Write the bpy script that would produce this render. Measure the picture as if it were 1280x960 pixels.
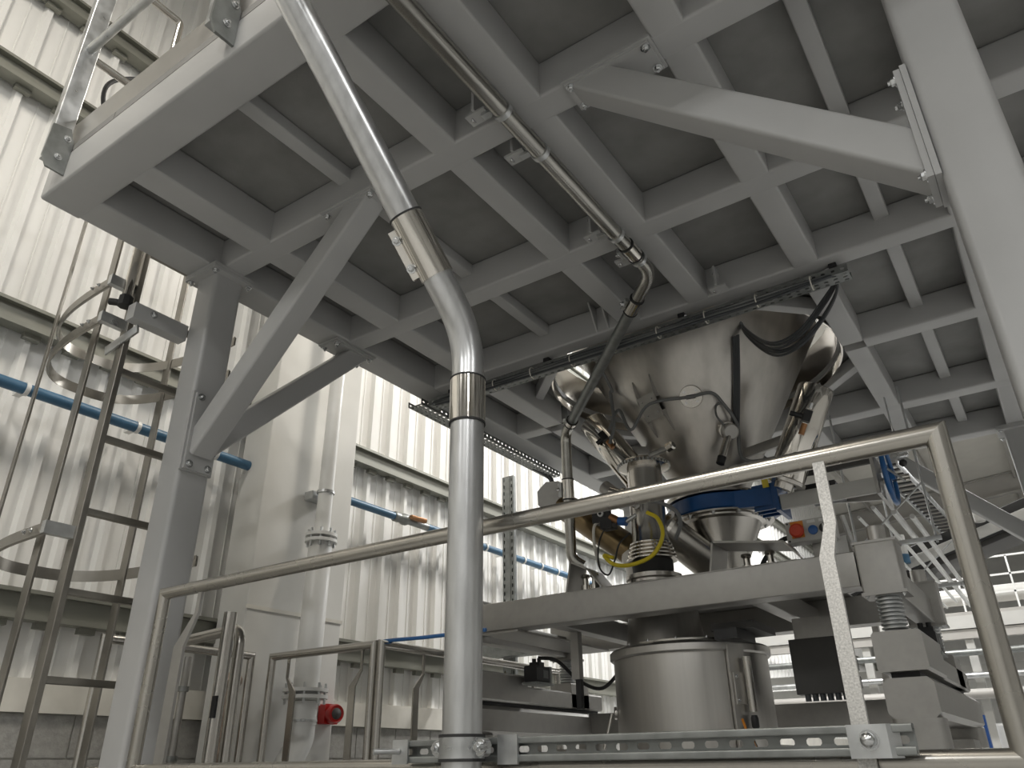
import bpy, math, random
from mathutils import Vector, Matrix
random.seed(4)
V = Vector
scene = bpy.context.scene
for o in list(bpy.data.objects):
    bpy.data.objects.remove(o)
col = scene.collection

# ------------------------------------------------------------------ camera
# origin of the world = the lens; z = 0 is eye height, the floor lies 1.6 m below
YAW, PITCH, ROLL = 0.598443, 0.463994, -0.012229
fw = V((-math.sin(YAW)*math.cos(PITCH), math.cos(YAW)*math.cos(PITCH), math.sin(PITCH)))
rt0 = V((math.cos(YAW), math.sin(YAW), 0)); up0 = rt0.cross(fw)
rt = rt0*math.cos(ROLL) + up0*math.sin(ROLL); up = up0*math.cos(ROLL) - rt0*math.sin(ROLL)
cam_d = bpy.data.cameras.new('camera'); cam = bpy.data.objects.new('camera', cam_d); col.objects.link(cam)
cam.matrix_world = Matrix(((rt.x, up.x, -fw.x, 0), (rt.y, up.y, -fw.y, 0), (rt.z, up.z, -fw.z, 0), (0, 0, 0, 1)))
cam_d.sensor_width = 36; cam_d.lens = 952.53/1280*36; cam_d.clip_start = 0.02; cam_d.clip_end = 200
scene.camera = cam

# ------------------------------------------------------------------ world, exposure
w = bpy.data.worlds.new('world'); scene.world = w; w.use_nodes = True
w.node_tree.nodes['Background'].inputs[0].default_value = (0.9, 0.95, 1.0, 1)
w.node_tree.nodes['Background'].inputs[1].default_value = 0.3
vs = scene.view_settings
vs.view_transform = 'Standard'; vs.look = 'None'; vs.gamma = 1; vs.use_curve_mapping = False
vs.exposure = -0.82
FLOOR = -1.6

# high-bay lamps under the roof: x, y, z, power, colour
LAMPS = [(-2.6, -6.5, 5.9, 280, 'n'), (1.6, -6.5, 6.3, 280, 'n'), (6.0, -6.5, 6.6, 300, 'n'),
         (-2.4, -0.6, 5.9, 225, 'w'), (2.6, -1.2, 6.3, 160, 'n'), (7.0, -1.0, 6.6, 240, 'n'),
         (-2.4, 4.6, 5.8, 240, 'w'), (3.6, 4.6, 6.4, 240, 'n'),
         (-2.4, 9.3, 5.8, 700, 'n'), (2.4, 9.8, 6.3, 280, 'n'), (7.0, 10.0, 6.6, 300, 'n'),
         (-2.4, 15.5, 5.8, 620, 'n'), (3.0, 17.0, 6.3, 420, 'n')]

# ------------------------------------------------------------------ materials
MAT = {}
def mat(name, rgb, rough=0.5, metal=0.0, vary=0.08, scale=8.0, stretch=(1, 1, 1), bump=0.0, bscale=None, rvar=0.0, spec=0.5, coat=0.0):
    m = bpy.data.materials.new(name); m.use_nodes = True
    nt = m.node_tree; b = nt.nodes['Principled BSDF']
    b.inputs['Metallic'].default_value = metal; b.inputs['Roughness'].default_value = rough
    b.inputs['Specular IOR Level'].default_value = spec
    if coat: b.inputs['Coat Weight'].default_value = coat
    tc = nt.nodes.new('ShaderNodeTexCoord'); mp = nt.nodes.new('ShaderNodeMapping')
    mp.inputs['Scale'].default_value = stretch
    nt.links.new(tc.outputs['Object'], mp.inputs['Vector'])
    nz = nt.nodes.new('ShaderNodeTexNoise'); nz.inputs['Scale'].default_value = scale; nz.inputs['Detail'].default_value = 5
    nt.links.new(mp.outputs[0], nz.inputs['Vector'])
    rp = nt.nodes.new('ShaderNodeValToRGB'); e = rp.color_ramp.elements
    e[0].position = 0.3; e[1].position = 0.7
    e[0].color = tuple(c*(1-vary) for c in rgb)+(1,); e[1].color = tuple(min(1, c*(1+vary)) for c in rgb)+(1,)
    nt.links.new(nz.outputs['Fac'], rp.inputs[0]); nt.links.new(rp.outputs[0], b.inputs['Base Color'])
    if rvar:
        mr = nt.nodes.new('ShaderNodeMapRange'); mr.inputs['From Min'].default_value = .3; mr.inputs['From Max'].default_value = .7
        mr.inputs['To Min'].default_value = max(.02, rough-rvar); mr.inputs['To Max'].default_value = rough+rvar
        nt.links.new(nz.outputs['Fac'], mr.inputs['Value']); nt.links.new(mr.outputs[0], b.inputs['Roughness'])
    if bump:
        n2 = nt.nodes.new('ShaderNodeTexNoise'); n2.inputs['Scale'].default_value = bscale or scale*4
        nt.links.new(mp.outputs[0], n2.inputs['Vector'])
        bm = nt.nodes.new('ShaderNodeBump'); bm.inputs['Strength'].default_value = bump; bm.inputs['Distance'].default_value = 0.004
        nt.links.new(n2.outputs['Fac'], bm.inputs['Height']); nt.links.new(bm.outputs[0], b.inputs['Normal'])
    MAT[name] = m
    return m
mat('grey_paint', (.41, .41, .405), .38, 0, .05, 3, bump=.05, bscale=60)
mat('deck_board', (.22, .218, .21), .6, 0, .14, 5, bump=.15, bscale=90)
mat('galvanised', (.56, .57, .57), .36, .9, .16, 14, rvar=.1)
mat('conduit_steel', (.42, .41, .38), .24, 1, .12, 5, (3, .4, 3), rvar=.02)
mat('ladder_steel', (.30, .285, .255), .36, .95, .15, 7, rvar=.06)
mat('galvanised_pipe', (.60, .605, .605), .30, .92, .09, 7, (5, 5, 1.2), rvar=.02)
mat('galvanised_dull', (.26, .27, .262), .45, .8, .18, 18, rvar=.08)
mat('stainless', (.53, .51, .475), .24, 1, .04, 20, (1, 1, .05), rvar=.02)
mat('stainless_rail', (.46, .44, .40), .27, 1, .03, 5, rvar=.015)
mat('stainless_hopper', (.47, .45, .42), .33, 1, .10, 14, (1, 1, .08), rvar=.03)
mat('stainless_drum', (.53, .515, .49), .38, 1, .05, 40, (1, 1, .04), rvar=.05)
mat('stainless_satin', (.39, .38, .36), .42, .8, .06, 20, rvar=.05)
mat('polished', (.68, .65, .60), .10, 1, .03, 8)
mat('chrome_bolt', (.60, .61, .61), .25, 1, .05, 40)
mat('burnt_stainless', (.19, .14, .075), .30, .9, .2, 6)
mat('cladding', (.79, .785, .76), .55, 0, .03, 2.5)
mat('girt_steel', (.25, .25, .215), .45, .35, .12, 3, (1, .3, 1))
mat('white_trim', (.66, .64, .58), .6, 0, .12, 4)
mat('render_white', (.64, .635, .605), .7, 0, .06, 2.2, bump=.1, bscale=30)
mat('blockwork', (.33, .325, .305), .85, 0, .14, 30, bump=.5, bscale=90)
mat('mortar', (.40, .39, .36), .9, 0, .1, 20)
mat('hall_wall', (.52, .52, .505), .7, 0, .06, 2.2)
mat('concrete', (.52, .52, .51), .7, 0, .12, 3)
mat('roof_sheet', (.62, .60, .55), .6, 0, .05, 2)
mat('roof_steel', (.40, .385, .36), .5, 0, .06, 2)
mat('white_paint', (.72, .72, .70), .35, 0, .05, 5)
mat('blue_pipe', (.055, .14, .235), .4, 0, .12, 6)
mat('blue_hose', (.04, .16, .42), .35, 0, .05, 6)
mat('valve_blue', (.005, .065, .22), .32, 0, .12, 10, coat=.3)
mat('wheel_blue', (.015, .105, .30), .3, 0, .08, 10, coat=.3)
mat('black', (.012, .012, .013), .45, 0, .1, 10)
mat('black_rubber', (.02, .02, .02), .6, 0, .1, 10)
mat('cable_grey', (.16, .165, .165), .5, 0, .1, 10)
mat('cable_dark', (.045, .05, .055), .45, 0, .1, 10)
mat('red', (.42, .012, .010), .3, 0, .06, 8, coat=.3)
mat('red_button', (.60, .055, .018), .35, 0, .03, 8)
mat('orange', (.72, .26, .03), .5, 0, .05, 8)
mat('yellow', (.70, .56, .02), .4, 0, .06, 8)
mat('button_blue', (.03, .12, .36), .35, 0, .03, 8)
mat('enclosure_grey', (.50, .495, .47), .45, 0, .03, 8)
mat('panel_dark', (.055, .053, .05), .5, 0, .08, 8)
mat('brass', (.33, .17, .08), .35, .8, .1, 10)
mat('rack_blue', (.02, .075, .26), .4, 0, .05, 6)
mat('pitted_flat', (.55, .54, .515), .5, .55, .26, 240)
mat('insulation_foil', (.30, .24, .19), .5, .3, .5, 20, bump=.6, bscale=30)
m_l = bpy.data.materials.new('lamp_diffuser'); m_l.use_nodes = True
m_l.node_tree.nodes['Principled BSDF'].inputs['Emission Color'].default_value = (1, .97, .92, 1)
m_l.node_tree.nodes['Principled BSDF'].inputs['Emission Strength'].default_value = 6
MAT['lamp_diffuser'] = m_l

# ------------------------------------------------------------------ mesh helpers
class MB:
    def __init__(s): s.v = []; s.f = []
    def add(s, vs_, fs_):
        n = len(s.v); s.v += [V(p) for p in vs_]; s.f += [tuple(i+n for i in f) for f in fs_]; return s
    def box(s, a, b):
        x0, y0, z0 = a; x1, y1, z1 = b
        return s.add([(x0,y0,z0),(x1,y0,z0),(x1,y1,z0),(x0,y1,z0),(x0,y0,z1),(x1,y0,z1),(x1,y1,z1),(x0,y1,z1)],
                     [(0,3,2,1),(4,5,6,7),(0,1,5,4),(1,2,6,5),(2,3,7,6),(3,0,4,7)])
    def loft(s, rings, cap=True, closed=False):
        n = len(rings[0]); base = len(s.v)
        for r in rings: s.v += [V(p) for p in r]
        m = len(rings)
        for k in range(m if closed else m-1):
            k2 = (k+1) % m
            for i in range(n):
                j = (i+1) % n
                s.f.append((base+k*n+i, base+k*n+j, base+k2*n+j, base+k2*n+i))
        if cap and not closed:
            s.f.append(tuple(base+i for i in reversed(range(n))))
            s.f.append(tuple(base+(m-1)*n+i for i in range(n)))
        return s
    def frame(s, d, upv):
        d = d.normalized(); u = V(upv)
        if abs(d.dot(u.normalized())) > .98: u = V((1, 0, 0)) if abs(d.x) < .9 else V((0, 1, 0))
        side = d.cross(u).normalized(); u2 = side.cross(d).normalized()
        return side, u2
    def bar(s, p0, p1, wd, ht, r=0.0, upv=(0, 0, 1), n=4):
        p0, p1 = V(p0), V(p1); side, u = s.frame(p1-p0, upv); prof = []
        if r <= 0: prof = [(-wd/2,-ht/2),(wd/2,-ht/2),(wd/2,ht/2),(-wd/2,ht/2)]
        else:
            for cx, cy, a0 in ((wd/2-r,-ht/2+r,-90),(wd/2-r,ht/2-r,0),(-wd/2+r,ht/2-r,90),(-wd/2+r,-ht/2+r,180)):
                for k in range(n+1):
                    a = math.radians(a0+90*k/n); prof.append((cx+r*math.cos(a), cy+r*math.sin(a)))
        return s.loft([[p+side*x+u*y for x, y in prof] for p in (p0, p1)])
    def sweep(s, path, r, n=12, cap=True):
        path = [V(p) for p in path]; rings = []
        t = (path[1]-path[0]).normalized(); side, u = s.frame(t, (0, 0, 1))
        for i, p in enumerate(path):
            if i == 0: d = path[1]-path[0]
            elif i == len(path)-1: d = path[-1]-path[-2]
            else: d = (path[i+1]-p).normalized()+(p-path[i-1]).normalized()
            d = d.normalized()
            q = t.rotation_difference(d); side = q @ side; u = q @ u; t = d
            rr = r[i] if isinstance(r, (list, tuple)) else r
            sc = 1.0
            if 0 < i < len(path)-1:
                c = max(.5, abs(d.dot((p-path[i-1]).normalized()))); sc = 1/c if len(path) < 6 else 1
            rings.append([p+(side*math.cos(2*math.pi*k/n)+u*math.sin(2*math.pi*k/n))*rr for k in range(n)])
        return s.loft(rings, cap)
    def cyl(s, p0, p1, r0, r1=None, n=20, cap=True):
        r1 = r0 if r1 is None else r1
        return s.lathe([(r0, 0), (r1, (V(p1)-V(p0)).length)], p0, V(p1)-V(p0), n, cap)
    def lathe(s, prof, c, axis=(0, 0, 1), n=32, cap=True, a0=0.0, a1=None):
        c = V(c); ax = V(axis).normalized(); side, u = s.frame(ax, (0, 0, 1) if abs(ax.z) < .98 else (0, 1, 0))
        rings = []
        for r, z in prof:
            rings.append([c+ax*z+(side*math.cos(a0+2*math.pi*k/n)+u*math.sin(a0+2*math.pi*k/n))*r for k in range(n)])
        # orient so that normals point outward
        return s.loft(rings, cap)
    def ring(s, c, axis, ro, ri, h, n=32):
        return s.lathe_closed([(ri, 0), (ro, 0), (ro, h), (ri, h)], c, axis, n)
    def lathe_closed(s, prof, c, axis=(0, 0, 1), n=32):
        c = V(c); ax = V(axis).normalized(); side, u = s.frame(ax, (0, 0, 1) if abs(ax.z) < .98 else (0, 1, 0))
        rings = []
        for k in range(n):
            d = side*math.cos(2*math.pi*k/n)+u*math.sin(2*math.pi*k/n)
            rings.append([c+ax*z+d*r for r, z in prof])
        return s.loft(rings, closed=True)
    def prism(s, pts, vec):
        pts = [V(p) for p in pts]; vec = V(vec)
        return s.loft([pts, [p+vec for p in pts]])
    def holed(s, o, u, v, nu, nv, hu, hv, t=None, oct_=True):
        """sheet of nu x nv cells from o along u and v (cell vectors), each with a hole of fraction hu, hv"""
        o, u, v = V(o), V(u), V(v)
        offs = [V((0, 0, 0))] + ([V(t)] if t is not None else [])
        for i in range(nu):
            for j in range(nv):
                q = o+u*i+v*j; idx = []
                for of in offs:
                    outer = [(0,0),(.5,0),(1,0),(1,.5),(1,1),(.5,1),(0,1),(0,.5)]
                    a, b = hu/2, hv/2; ca = min(a, b*v.length/u.length)*.9
                    cb = b*.55
                    inner = [(.5-a,.5-b+cb),(.5-a+ca*.6,.5-b),(.5+a-ca*.6,.5-b),(.5+a,.5-b+cb),(.5+a,.5+b-cb),(.5+a-ca*.6,.5+b),(.5-a+ca*.6,.5+b),(.5-a,.5+b-cb)]
                    n = len(s.v)
                    s.v += [q+of+u*x+v*y for x, y in outer] + [q+of+u*x+v*y for x, y in inner]; idx.append(n)
                    I = lambda k: n+8+k; O = lambda k: n+k
                    s.f += [(O(0),O(1),I(1),I(0)),(O(1),O(2),I(2)),(O(1),I(2),I(1)),(O(2),O(3),I(3),I(2)),(O(3),O(4),I(4),I(3)),(O(4),O(5),I(5),I(4)),(O(5),I(6),I(5)),(O(5),O(6),I(6)),(O(6),O(7),I(7),I(6)),(O(7),O(0),I(0),I(7))]
                if t is not None:
                    a_, b_ = idx
                    for k in range(8):
                        s.f.append((a_+8+k, a_+8+(k+1) % 8, b_+8+(k+1) % 8, b_+8+k))
        return s
    def mesh(s, name, offset=V((0, 0, 0))):
        me = bpy.data.meshes.new(name); me.from_pydata([tuple(p-offset) for p in s.v], [], s.f)
        import bmesh
        bm = bmesh.new(); bm.from_mesh(me); bmesh.ops.recalc_face_normals(bm, faces=bm.faces); bm.to_mesh(me); bm.free()
        me.polygons.foreach_set('use_smooth', [True]*len(me.polygons)); me.set_sharp_from_angle(angle=math.radians(32))
        return me
    def build(s, name, m, parent=None, kind=None):
        off = V((0, 0, 0)); p = parent
        while p is not None: off += p.location; p = p.parent
        if parent is None:
            lo = V([min(q[i] for q in s.v) for i in range(3)]); hi = V([max(q[i] for q in s.v) for i in range(3)])
            off = V(((lo.x+hi.x)/2, (lo.y+hi.y)/2, lo.z))
        me = s.mesh(name, off); me.materials.append(MAT[m])
        o = bpy.data.objects.new(name, me); col.objects.link(o); o.parent = parent
        if parent is None: o.location = off
        if kind: o['kind'] = kind
        return o
def fillet(pts, r, n=8):
    pts = [V(p) for p in pts]; out = [pts[0]]
    for i in range(1, len(pts)-1):
        rr = r[i-1] if isinstance(r, (list, tuple)) else r
        a, b, c = pts[i-1], pts[i], pts[i+1]; d0 = (a-b).normalized(); d1 = (c-b).normalized()
        ang = d0.angle(d1)
        t = min(rr/math.tan(ang/2), (a-b).length*.49, (c-b).length*.49); q = t*math.tan(ang/2)
        bis = (d0+d1).normalized(); ce = b+bis*(q/math.sin(ang/2))
        s0 = b+d0*t-ce; s1 = b+d1*t-ce; tot = s0.angle(s1); ax = s0.cross(s1).normalized()
        for k in range(n+1): out.append(ce+Matrix.Rotation(tot*k/n, 3, ax) @ s0)
    out.append(pts[-1]); return out
def curve(pts, n=8):
    """Catmull-Rom through the points"""
    pts = [V(p) for p in pts]; P = [pts[0]*2-pts[1]]+pts+[pts[-1]*2-pts[-2]]; out = []
    for i in range(1, len(P)-2):
        for k in range(n):
            t = k/n; a, b, c, d = P[i-1], P[i], P[i+1], P[i+2]
            out.append(.5*((2*b)+(c-a)*t+(2*a-5*b+4*c-d)*t*t+(3*b-a-3*c+d)*t**3))
    out.append(pts[-1]); return out
def tag(o, label, cat, group=None, kind=None):
    o['label'] = label; o['category'] = cat
    if group: o['group'] = group
    if kind: o['kind'] = kind
    return o
def thing(name, loc, label, cat, group=None):
    o = bpy.data.objects.new(name, None); col.objects.link(o); o.location = loc; o.empty_display_size = .1
    return tag(o, label, cat, group)
def struct(o, label=None):
    o['kind'] = 'structure'
    if label: o['label'] = label
    return o
def inst(name, me, parent, loc, axis=(0, 0, 1), spin=0.0, scale=1.0):
    o = bpy.data.objects.new(name, me); col.objects.link(o); off = V((0, 0, 0)); p = parent
    while p is not None: off += p.location; p = p.parent
    o.parent = parent; o.location = V(loc)-off
    q = V((0, 0, 1)).rotation_difference(V(axis).normalized())
    o.rotation_euler = (q.to_matrix() @ Matrix.Rotation(spin, 3, 'Z')).to_euler()
    o.scale = (scale,)*3 if not isinstance(scale, tuple) else scale
    return o
def part(name, m, parent, fn, *a, **k):
    mb = MB(); getattr(mb, fn)(*a, **k); return mb.build(name, m, parent)
# shared hexagon bolt: washer, head, thread end
_b = MB(); _b.cyl((0,0,-.004), (0,0,.003), .019, n=14); _b.lathe([(.0125,.003),(.0125,.012),(.010,.0145)], (0,0,0), n=6); _b.cyl((0,0,.012), (0,0,.021), .0065, n=8)
BOLT = _b.mesh('bolt'); BOLT.materials.append(MAT['chrome_bolt'])
def bolts(parent, pts, axis, sc=1.0):
    for i, p in enumerate(pts): inst('bolt', BOLT, parent, p, axis, .4*i, sc)

# ================================================================== SETTING
WX = -4.75      # inside face of the long cladding wall
mb = MB(); mb.box((WX-.2, -10, FLOOR-.2), (14, 32, FLOOR)); struct(mb.build('floor', 'concrete'), 'grey concrete hall floor')
# --- left wall: dwarf block wall, sill band, profiled sheets, rails
wall = MB().box((WX-.30, -10, FLOOR), (WX-.115, 32, 6.6)).build('wall_left', 'mortar'); struct(wall, 'long cladding wall of white profiled sheet over a grey block base')
bh, bl = .225, .45
blk = MB(); blk.box((-.055, .005, .005), (.045, bl-.005, bh-.005)); BLK = blk.mesh('block'); BLK.materials.append(MAT['blockwork'])
for r_ in range(3):
    z = .285-bh*(r_+1)
    for k in range(22):
        y = -.2+bl*k+(bl/2 if r_ % 2 else 0)
        inst('block', BLK, wall, (WX-.06, y, z))
MB().box((WX-.115, -10, FLOOR), (WX-.02, 32, .285-3*bh)).build('block_base', 'blockwork', wall)
MB().box((WX-.115, -.2, .285-3*bh), (WX-.022, 9.7, .286)).build('mortar_bed', 'mortar', wall)
MB().box((WX-.115, -10, .285-3*bh), (WX-.02, -.2, .285)).build('block_base', 'blockwork', wall)
MB().box((WX-.115, 9.7, .285-3*bh), (WX-.02, 32, .285)).build('block_base', 'blockwork', wall)
MB().box((WX-.115, -10, .287), (WX+.012, 32, .46)).build('sill_band', 'white_trim', wall)
pitch = .25
sh = MB(); prof = []
for k in range(4):
    y0 = k*pitch
    prof += [(y0, 0), (y0+.075, 0), (y0+.077, .007), (y0+.085, .007), (y0+.087, 0), (y0+.160, 0), (y0+.174, .042), (y0+.212, .042), (y0+.226, 0)]
prof.append((1.0, 0))
nb = len(prof); sh.v += [V((x, y, 0)) for y, x in prof]+[V((x, y, 1)) for y, x in prof]
sh.f += [(i, i+1, nb+i+1, nb+i) for i in range(nb-1)]
SHEET = sh.mesh('cladding_sheet'); SHEET.materials.append(MAT['cladding'])
for k in range(34):
    for z0, z1, dx in ((.44, 2.5, 0), (2.47, 6.6, .0035)):
        inst('cladding_sheet', SHEET, wall, (WX-.075+dx, -8+k*1.0, z0), scale=(1, 1, z1-z0))
for z in (.91, 2.575, 4.26, 5.08):
    g = MB()
    g.box((WX-.045, -10, z-.012), (WX+.045, 32, z+.010))        # top flange
    g.box((WX-.012, -10, z-.15), (WX+.004, 32, z-.01))          # web
    g.box((WX-.045, -10, z-.155), (WX+.062, 32, z-.143))
    g.box((WX+.052, -10, z-.143), (WX+.062, 32, z-.125))
    g.build('girt', 'girt_steel', wall)
# fixing tabs below the rails where the sheet crowns meet them
tb = MB().box((-.028, -.05, -.035), (.012, .05, 0)); TAB = tb.mesh('fixing_tab'); TAB.materials.append(MAT['girt_steel'])
for z in (2.42, 4.105, 4.925, .755):
    for k in range(26):
        inst('fixing_tab', TAB, wall, (WX-.005, -.055+k*pitch, z))
# --- other enclosing walls and roof
struct(MB().box((WX-.3, 32, FLOOR), (14, 32.3, 10)).build('wall_back', 'render_white'))
struct(MB().box((WX-.3, -10.3, FLOOR), (14, -10, 10)).build('wall_front', 'hall_wall'))
struct(MB().box((14, -10.3, FLOOR), (14.3, 32.3, 10)).build('wall_right', 'hall_wall'))
zr = lambda x: 6.6+.09*(x-WX)
roof = MB().prism([(WX-.3, -10.3, zr(WX-.3)), (14.3, -10.3, zr(14.3)), (14.3, -10.3, zr(14.3)+.1), (WX-.3, -10.3, zr(WX-.3)+.1)], (0, 42.6, 0)).build('ceiling', 'roof_sheet'); struct(roof, 'sloping sheeted roof with beige rafters and purlins')
for y in (-7, -1, 5, 11, 14.5, 18, 24, 30):
    r_ = MB(); d = .55
    for z0, z1, wy in ((-.02, -.04, .12), (-.04, -d, .012), (-d, -d-.025, .12)):
        r_.prism([(WX, y-wy, zr(WX)+z1), (14, y-wy, zr(14)+z1), (14, y-wy, zr(14)+z0), (WX, y-wy, zr(WX)+z0)], (0, 2*wy, 0))
    r_.build('rafter', 'roof_steel', roof)
for k in range(10):
    x = WX+1.2+1.85*k
    MB().box((x-.03, -10, zr(x)-.20), (x+.03, 32, zr(x)-.005)).build('purlin', 'roof_steel', roof)

# ================================================================== MEZZANINE
H, DK = 2.40, 2.592
mezz = thing('mezzanine_platform', (-3.27, 1.97, FLOOR), 'grey painted steel mezzanine platform carried on square columns above the machine', 'platform')
GP = 'grey_paint'
XL, XR = -3.39, 3.0
def xbeam(y0, y1, x0=XL, x1=XR, r=.014, name='cross_beam'):
    return MB().bar((x0, (y0+y1)/2, (H+DK)/2), (x1, (y0+y1)/2, (H+DK)/2), y1-y0, DK-H, r).build(name, GP, mezz)
def ybeam(x0, x1, y0, y1, z0=H+.0008, r=.012, name='joist'):
    return MB().bar(((x0+x1)/2, y0, (z0+DK)/2), ((x0+x1)/2, y1, (z0+DK)/2), x1-x0, DK-z0, r).build(name, GP, mezz)
fascia = xbeam(1.067, 1.257, name='edge_beam')
YB = [(1.067, 1.257), (1.905, 2.035), (2.87, 3.0), (3.70, 3.82), (4.75, 4.88), (5.94, 6.08), (6.93, 7.06)]
XB = [(-3.39, -3.193), (-2.935, -2.78), (-1.71, -1.58), (-1.275, -1.145), (-.665, -.53), (.10, .23), (1.0, 1.13), (1.9, 2.03), (2.8, 3.0)]
HOLE = (-1.72, 4.88, 1.035)
for i, (a, b) in enumerate(YB[1:], 1):
    if i == 4:
        xbeam(a, b, XB[0][1], XB[1][0]); xbeam(a, b, XB[4][1], XR)
    else:
        xbeam(a, b, XB[0][1] if i < 6 else XL, XR)
ybeam(XL, XB[0][1], 1.235, YB[6][0]+.02, name='edge_beam')
for j, (a, b) in enumerate(XB[1:], 1):
    for i in range(6):
        if j in (2, 3) and i in (3, 4): continue
        ybeam(a, b, YB[i][1]-.017, YB[i+1][0]+.017)
for (xa, xb) in ((-2.30, -2.225), (-.225, -.15), (.58, .655), (1.48, 1.555)):
    for i in range(6):
        if xa < -2 and i in (3, 4): continue
        ybeam(xa, xb, YB[i][1], YB[i+1][0], z0=2.52, r=.008, name='trimmer')
# corner trimmers round the hopper opening
cx, cy, cr = HOLE
for sx, sy in ((1, 1), (1, -1), (-1, 1), (-1, -1)):
    x_e = -.665 if sx > 0 else -2.78; y_e = 5.94 if sy > 0 else 3.82
    MB().bar((x_e, y_e-sy*.62, 2.53), (x_e-sx*.62, y_e, 2.53), .07, .09, .006).build('corner_trimmer', GP, mezz)
# deck boards, one per bay
xc = [XL]+[(a+b)/2 for a, b in XB[1:-1]]+[XR]; yc = [YB[0][0]]+[(a+b)/2 for a, b in YB[1:-1]]+[YB[6][1]]
for i in range(len(xc)-1):
    for j in range(len(yc)-1):
        x0, x1, y0, y1 = xc[i]+.003, xc[i+1]-.003, yc[j]+.003, yc[j+1]-.003
        if i in (1, 2, 3) and j in (3, 4): continue
        MB().box((x0, y0, DK+.001), (x1, y1, DK+.042)).build('deck_board', 'deck_board', mezz)
# deck board with the round hopper opening
bx0, bx1, by0, by1 = xc[1]+.003, xc[4]-.003, yc[3]+.003, yc[5]-.003
db = MB(); n = 64; outer = []; inner = []
for k in range(n):
    a = 2*math.pi*k/n; c, s_ = math.cos(a), math.sin(a)
    t = min((bx1-cx)/c if c > 1e-6 else 9e9, (bx0-cx)/c if c < -1e-6 else 9e9, (by1-cy)/s_ if s_ > 1e-6 else 9e9, (by0-cy)/s_ if s_ < -1e-6 else 9e9)
    outer.append((cx+c*t, cy+s_*t)); inner.append((cx+c*(cr-.02), cy+s_*(cr-.02)))
rings = [[V((x, y, z)) for x, y in L] for L, z in ((inner, DK+.001), (outer, DK+.001), (outer, DK+.042), (inner, DK+.042))]
db.loft(rings, closed=True); db.build('deck_board', 'deck_board', mezz)
part('opening_collar', 'polished', mezz, 'ring', (cx, cy, 2.53), (0, 0, 1), cr, cr-.012, .36, 72)
# columns
def column(x, y, top=H-.024):
    c = MB().bar((x, y, FLOOR+.02), (x, y, top), .17, .17, .022, upv=(0, 1, 0), n=6).build('column', GP, mezz)
    MB().box((x-.13, y-.13, top-.012), (x+.13, y+.13, top+.0035)).build('cap_plate', GP, c)
    MB().box((x-.13, y-.13, top+.0055), (x+.13, y+.13, top+.024)).build('cap_plate', GP, c)
    MB().box((x-.14, y-.14, FLOOR), (x+.14, y+.14, FLOOR+.02)).build('base_plate', GP, c)
    bolts(c, [(x+sx*.105, y+sy*.105, top-.013) for sx in (-1, 1) for sy in (-1, 1)], (0, 0, -1))
    return c
CL = (-3.268, 1.975); CR = (.15, 1.975); CB = (.15, 6.995); CBL = (-3.268, 6.995)
colL = column(*CL); colR = column(*CR); colB = column(*CB); column(*CBL)
def knee(p0, p1, w_=.12, h_=.12, column_dir=1, name='knee_brace', uph=(0, 1, 0)):
    p0, p1 = V(p0), V(p1); e_ = (p1-p0).normalized(); b = MB().bar(p0-e_*.07, p1+e_*.12, w_, h_, .014, upv=uph, n=5).build(name, GP, mezz); return b
# brace of the front left column to the cross beam (along x) and to the edge beam (along y)
kb = knee((-3.13, 1.97, 1.42), (-2.20, 1.97, 2.36))
MB().box((-3.182, 1.885, 1.255), (-3.166, 2.055, 1.66)).build('end_plate', GP, kb)
MB().box((-3.166, 1.895, 1.26), (-3.152, 2.045, 1.65)).build('end_plate', GP, kb)
MB().box((-2.40, 1.885, H-.013), (-2.06, 2.055, H-.001)).build('end_plate', GP, kb)
MB().box((-2.39, 1.895, H-.026), (-2.07, 2.045, H-.0135)).build('end_plate', GP, kb)
bolts(kb, [(-3.152, y, z) for y in (1.92, 2.02) for z in (1.285, 1.63)], (1, 0, 0))
bolts(kb, [(x, y, H-.026) for x in (-2.09, -2.37) for y in (1.915, 2.025)], (0, 0, -1))
kb = knee((-3.29, 2.06, 1.44), (-3.29, 2.98, 2.36), uph=(1, 0, 0))
MB().box((-3.37, 2.062, 1.36), (-3.21, 2.076, 1.66)).build('end_plate', GP, kb)
MB().box((-3.375, 2.78, H-.013), (-3.205, 3.12, H-.001)).build('end_plate', GP, kb)
MB().box((-3.365, 2.79, H-.026), (-3.215, 3.11, H-.0135)).build('end_plate', GP, kb)
bolts(kb, [(x, y, H-.026) for x in (-3.345, -3.235) for y in (2.81, 3.09)], (0, 0, -1))
# brace of the front right column
kb = knee((.045, 1.97, 1.46), (-.90, 1.97, 2.355), .125, .125)
MB().box((.05, 1.89, 1.36), (.066, 2.05, 1.76)).build('end_plate', GP, kb)
MB().box((.032, 1.895, 1.365), (.049, 2.045, 1.755)).build('end_plate', GP, kb)
MB().box((-1.04, 1.885, H-.013), (-.66, 2.055, H-.001)).build('end_plate', GP, kb)
MB().box((-1.03, 1.895, H-.026), (-.67, 2.045, H-.0135)).build('end_plate', GP, kb)
bolts(kb, [(.032, y, z) for y in (1.915, 2.025) for z in (1.385, 1.735)], (-1, 0, 0))
bolts(kb, [(x, y, H-.026) for x in (-1.01, -.69) for y in (1.915, 2.025)], (0, 0, -1))
# brace of the rear right column
kb = knee((.06, 6.995, 1.50), (-.80, 6.995, 2.36), .12, .13)
MB().box((-.98, 6.90, H-.013), (-.66, 7.09, H-.001)).build('end_plate', GP, kb)
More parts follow.
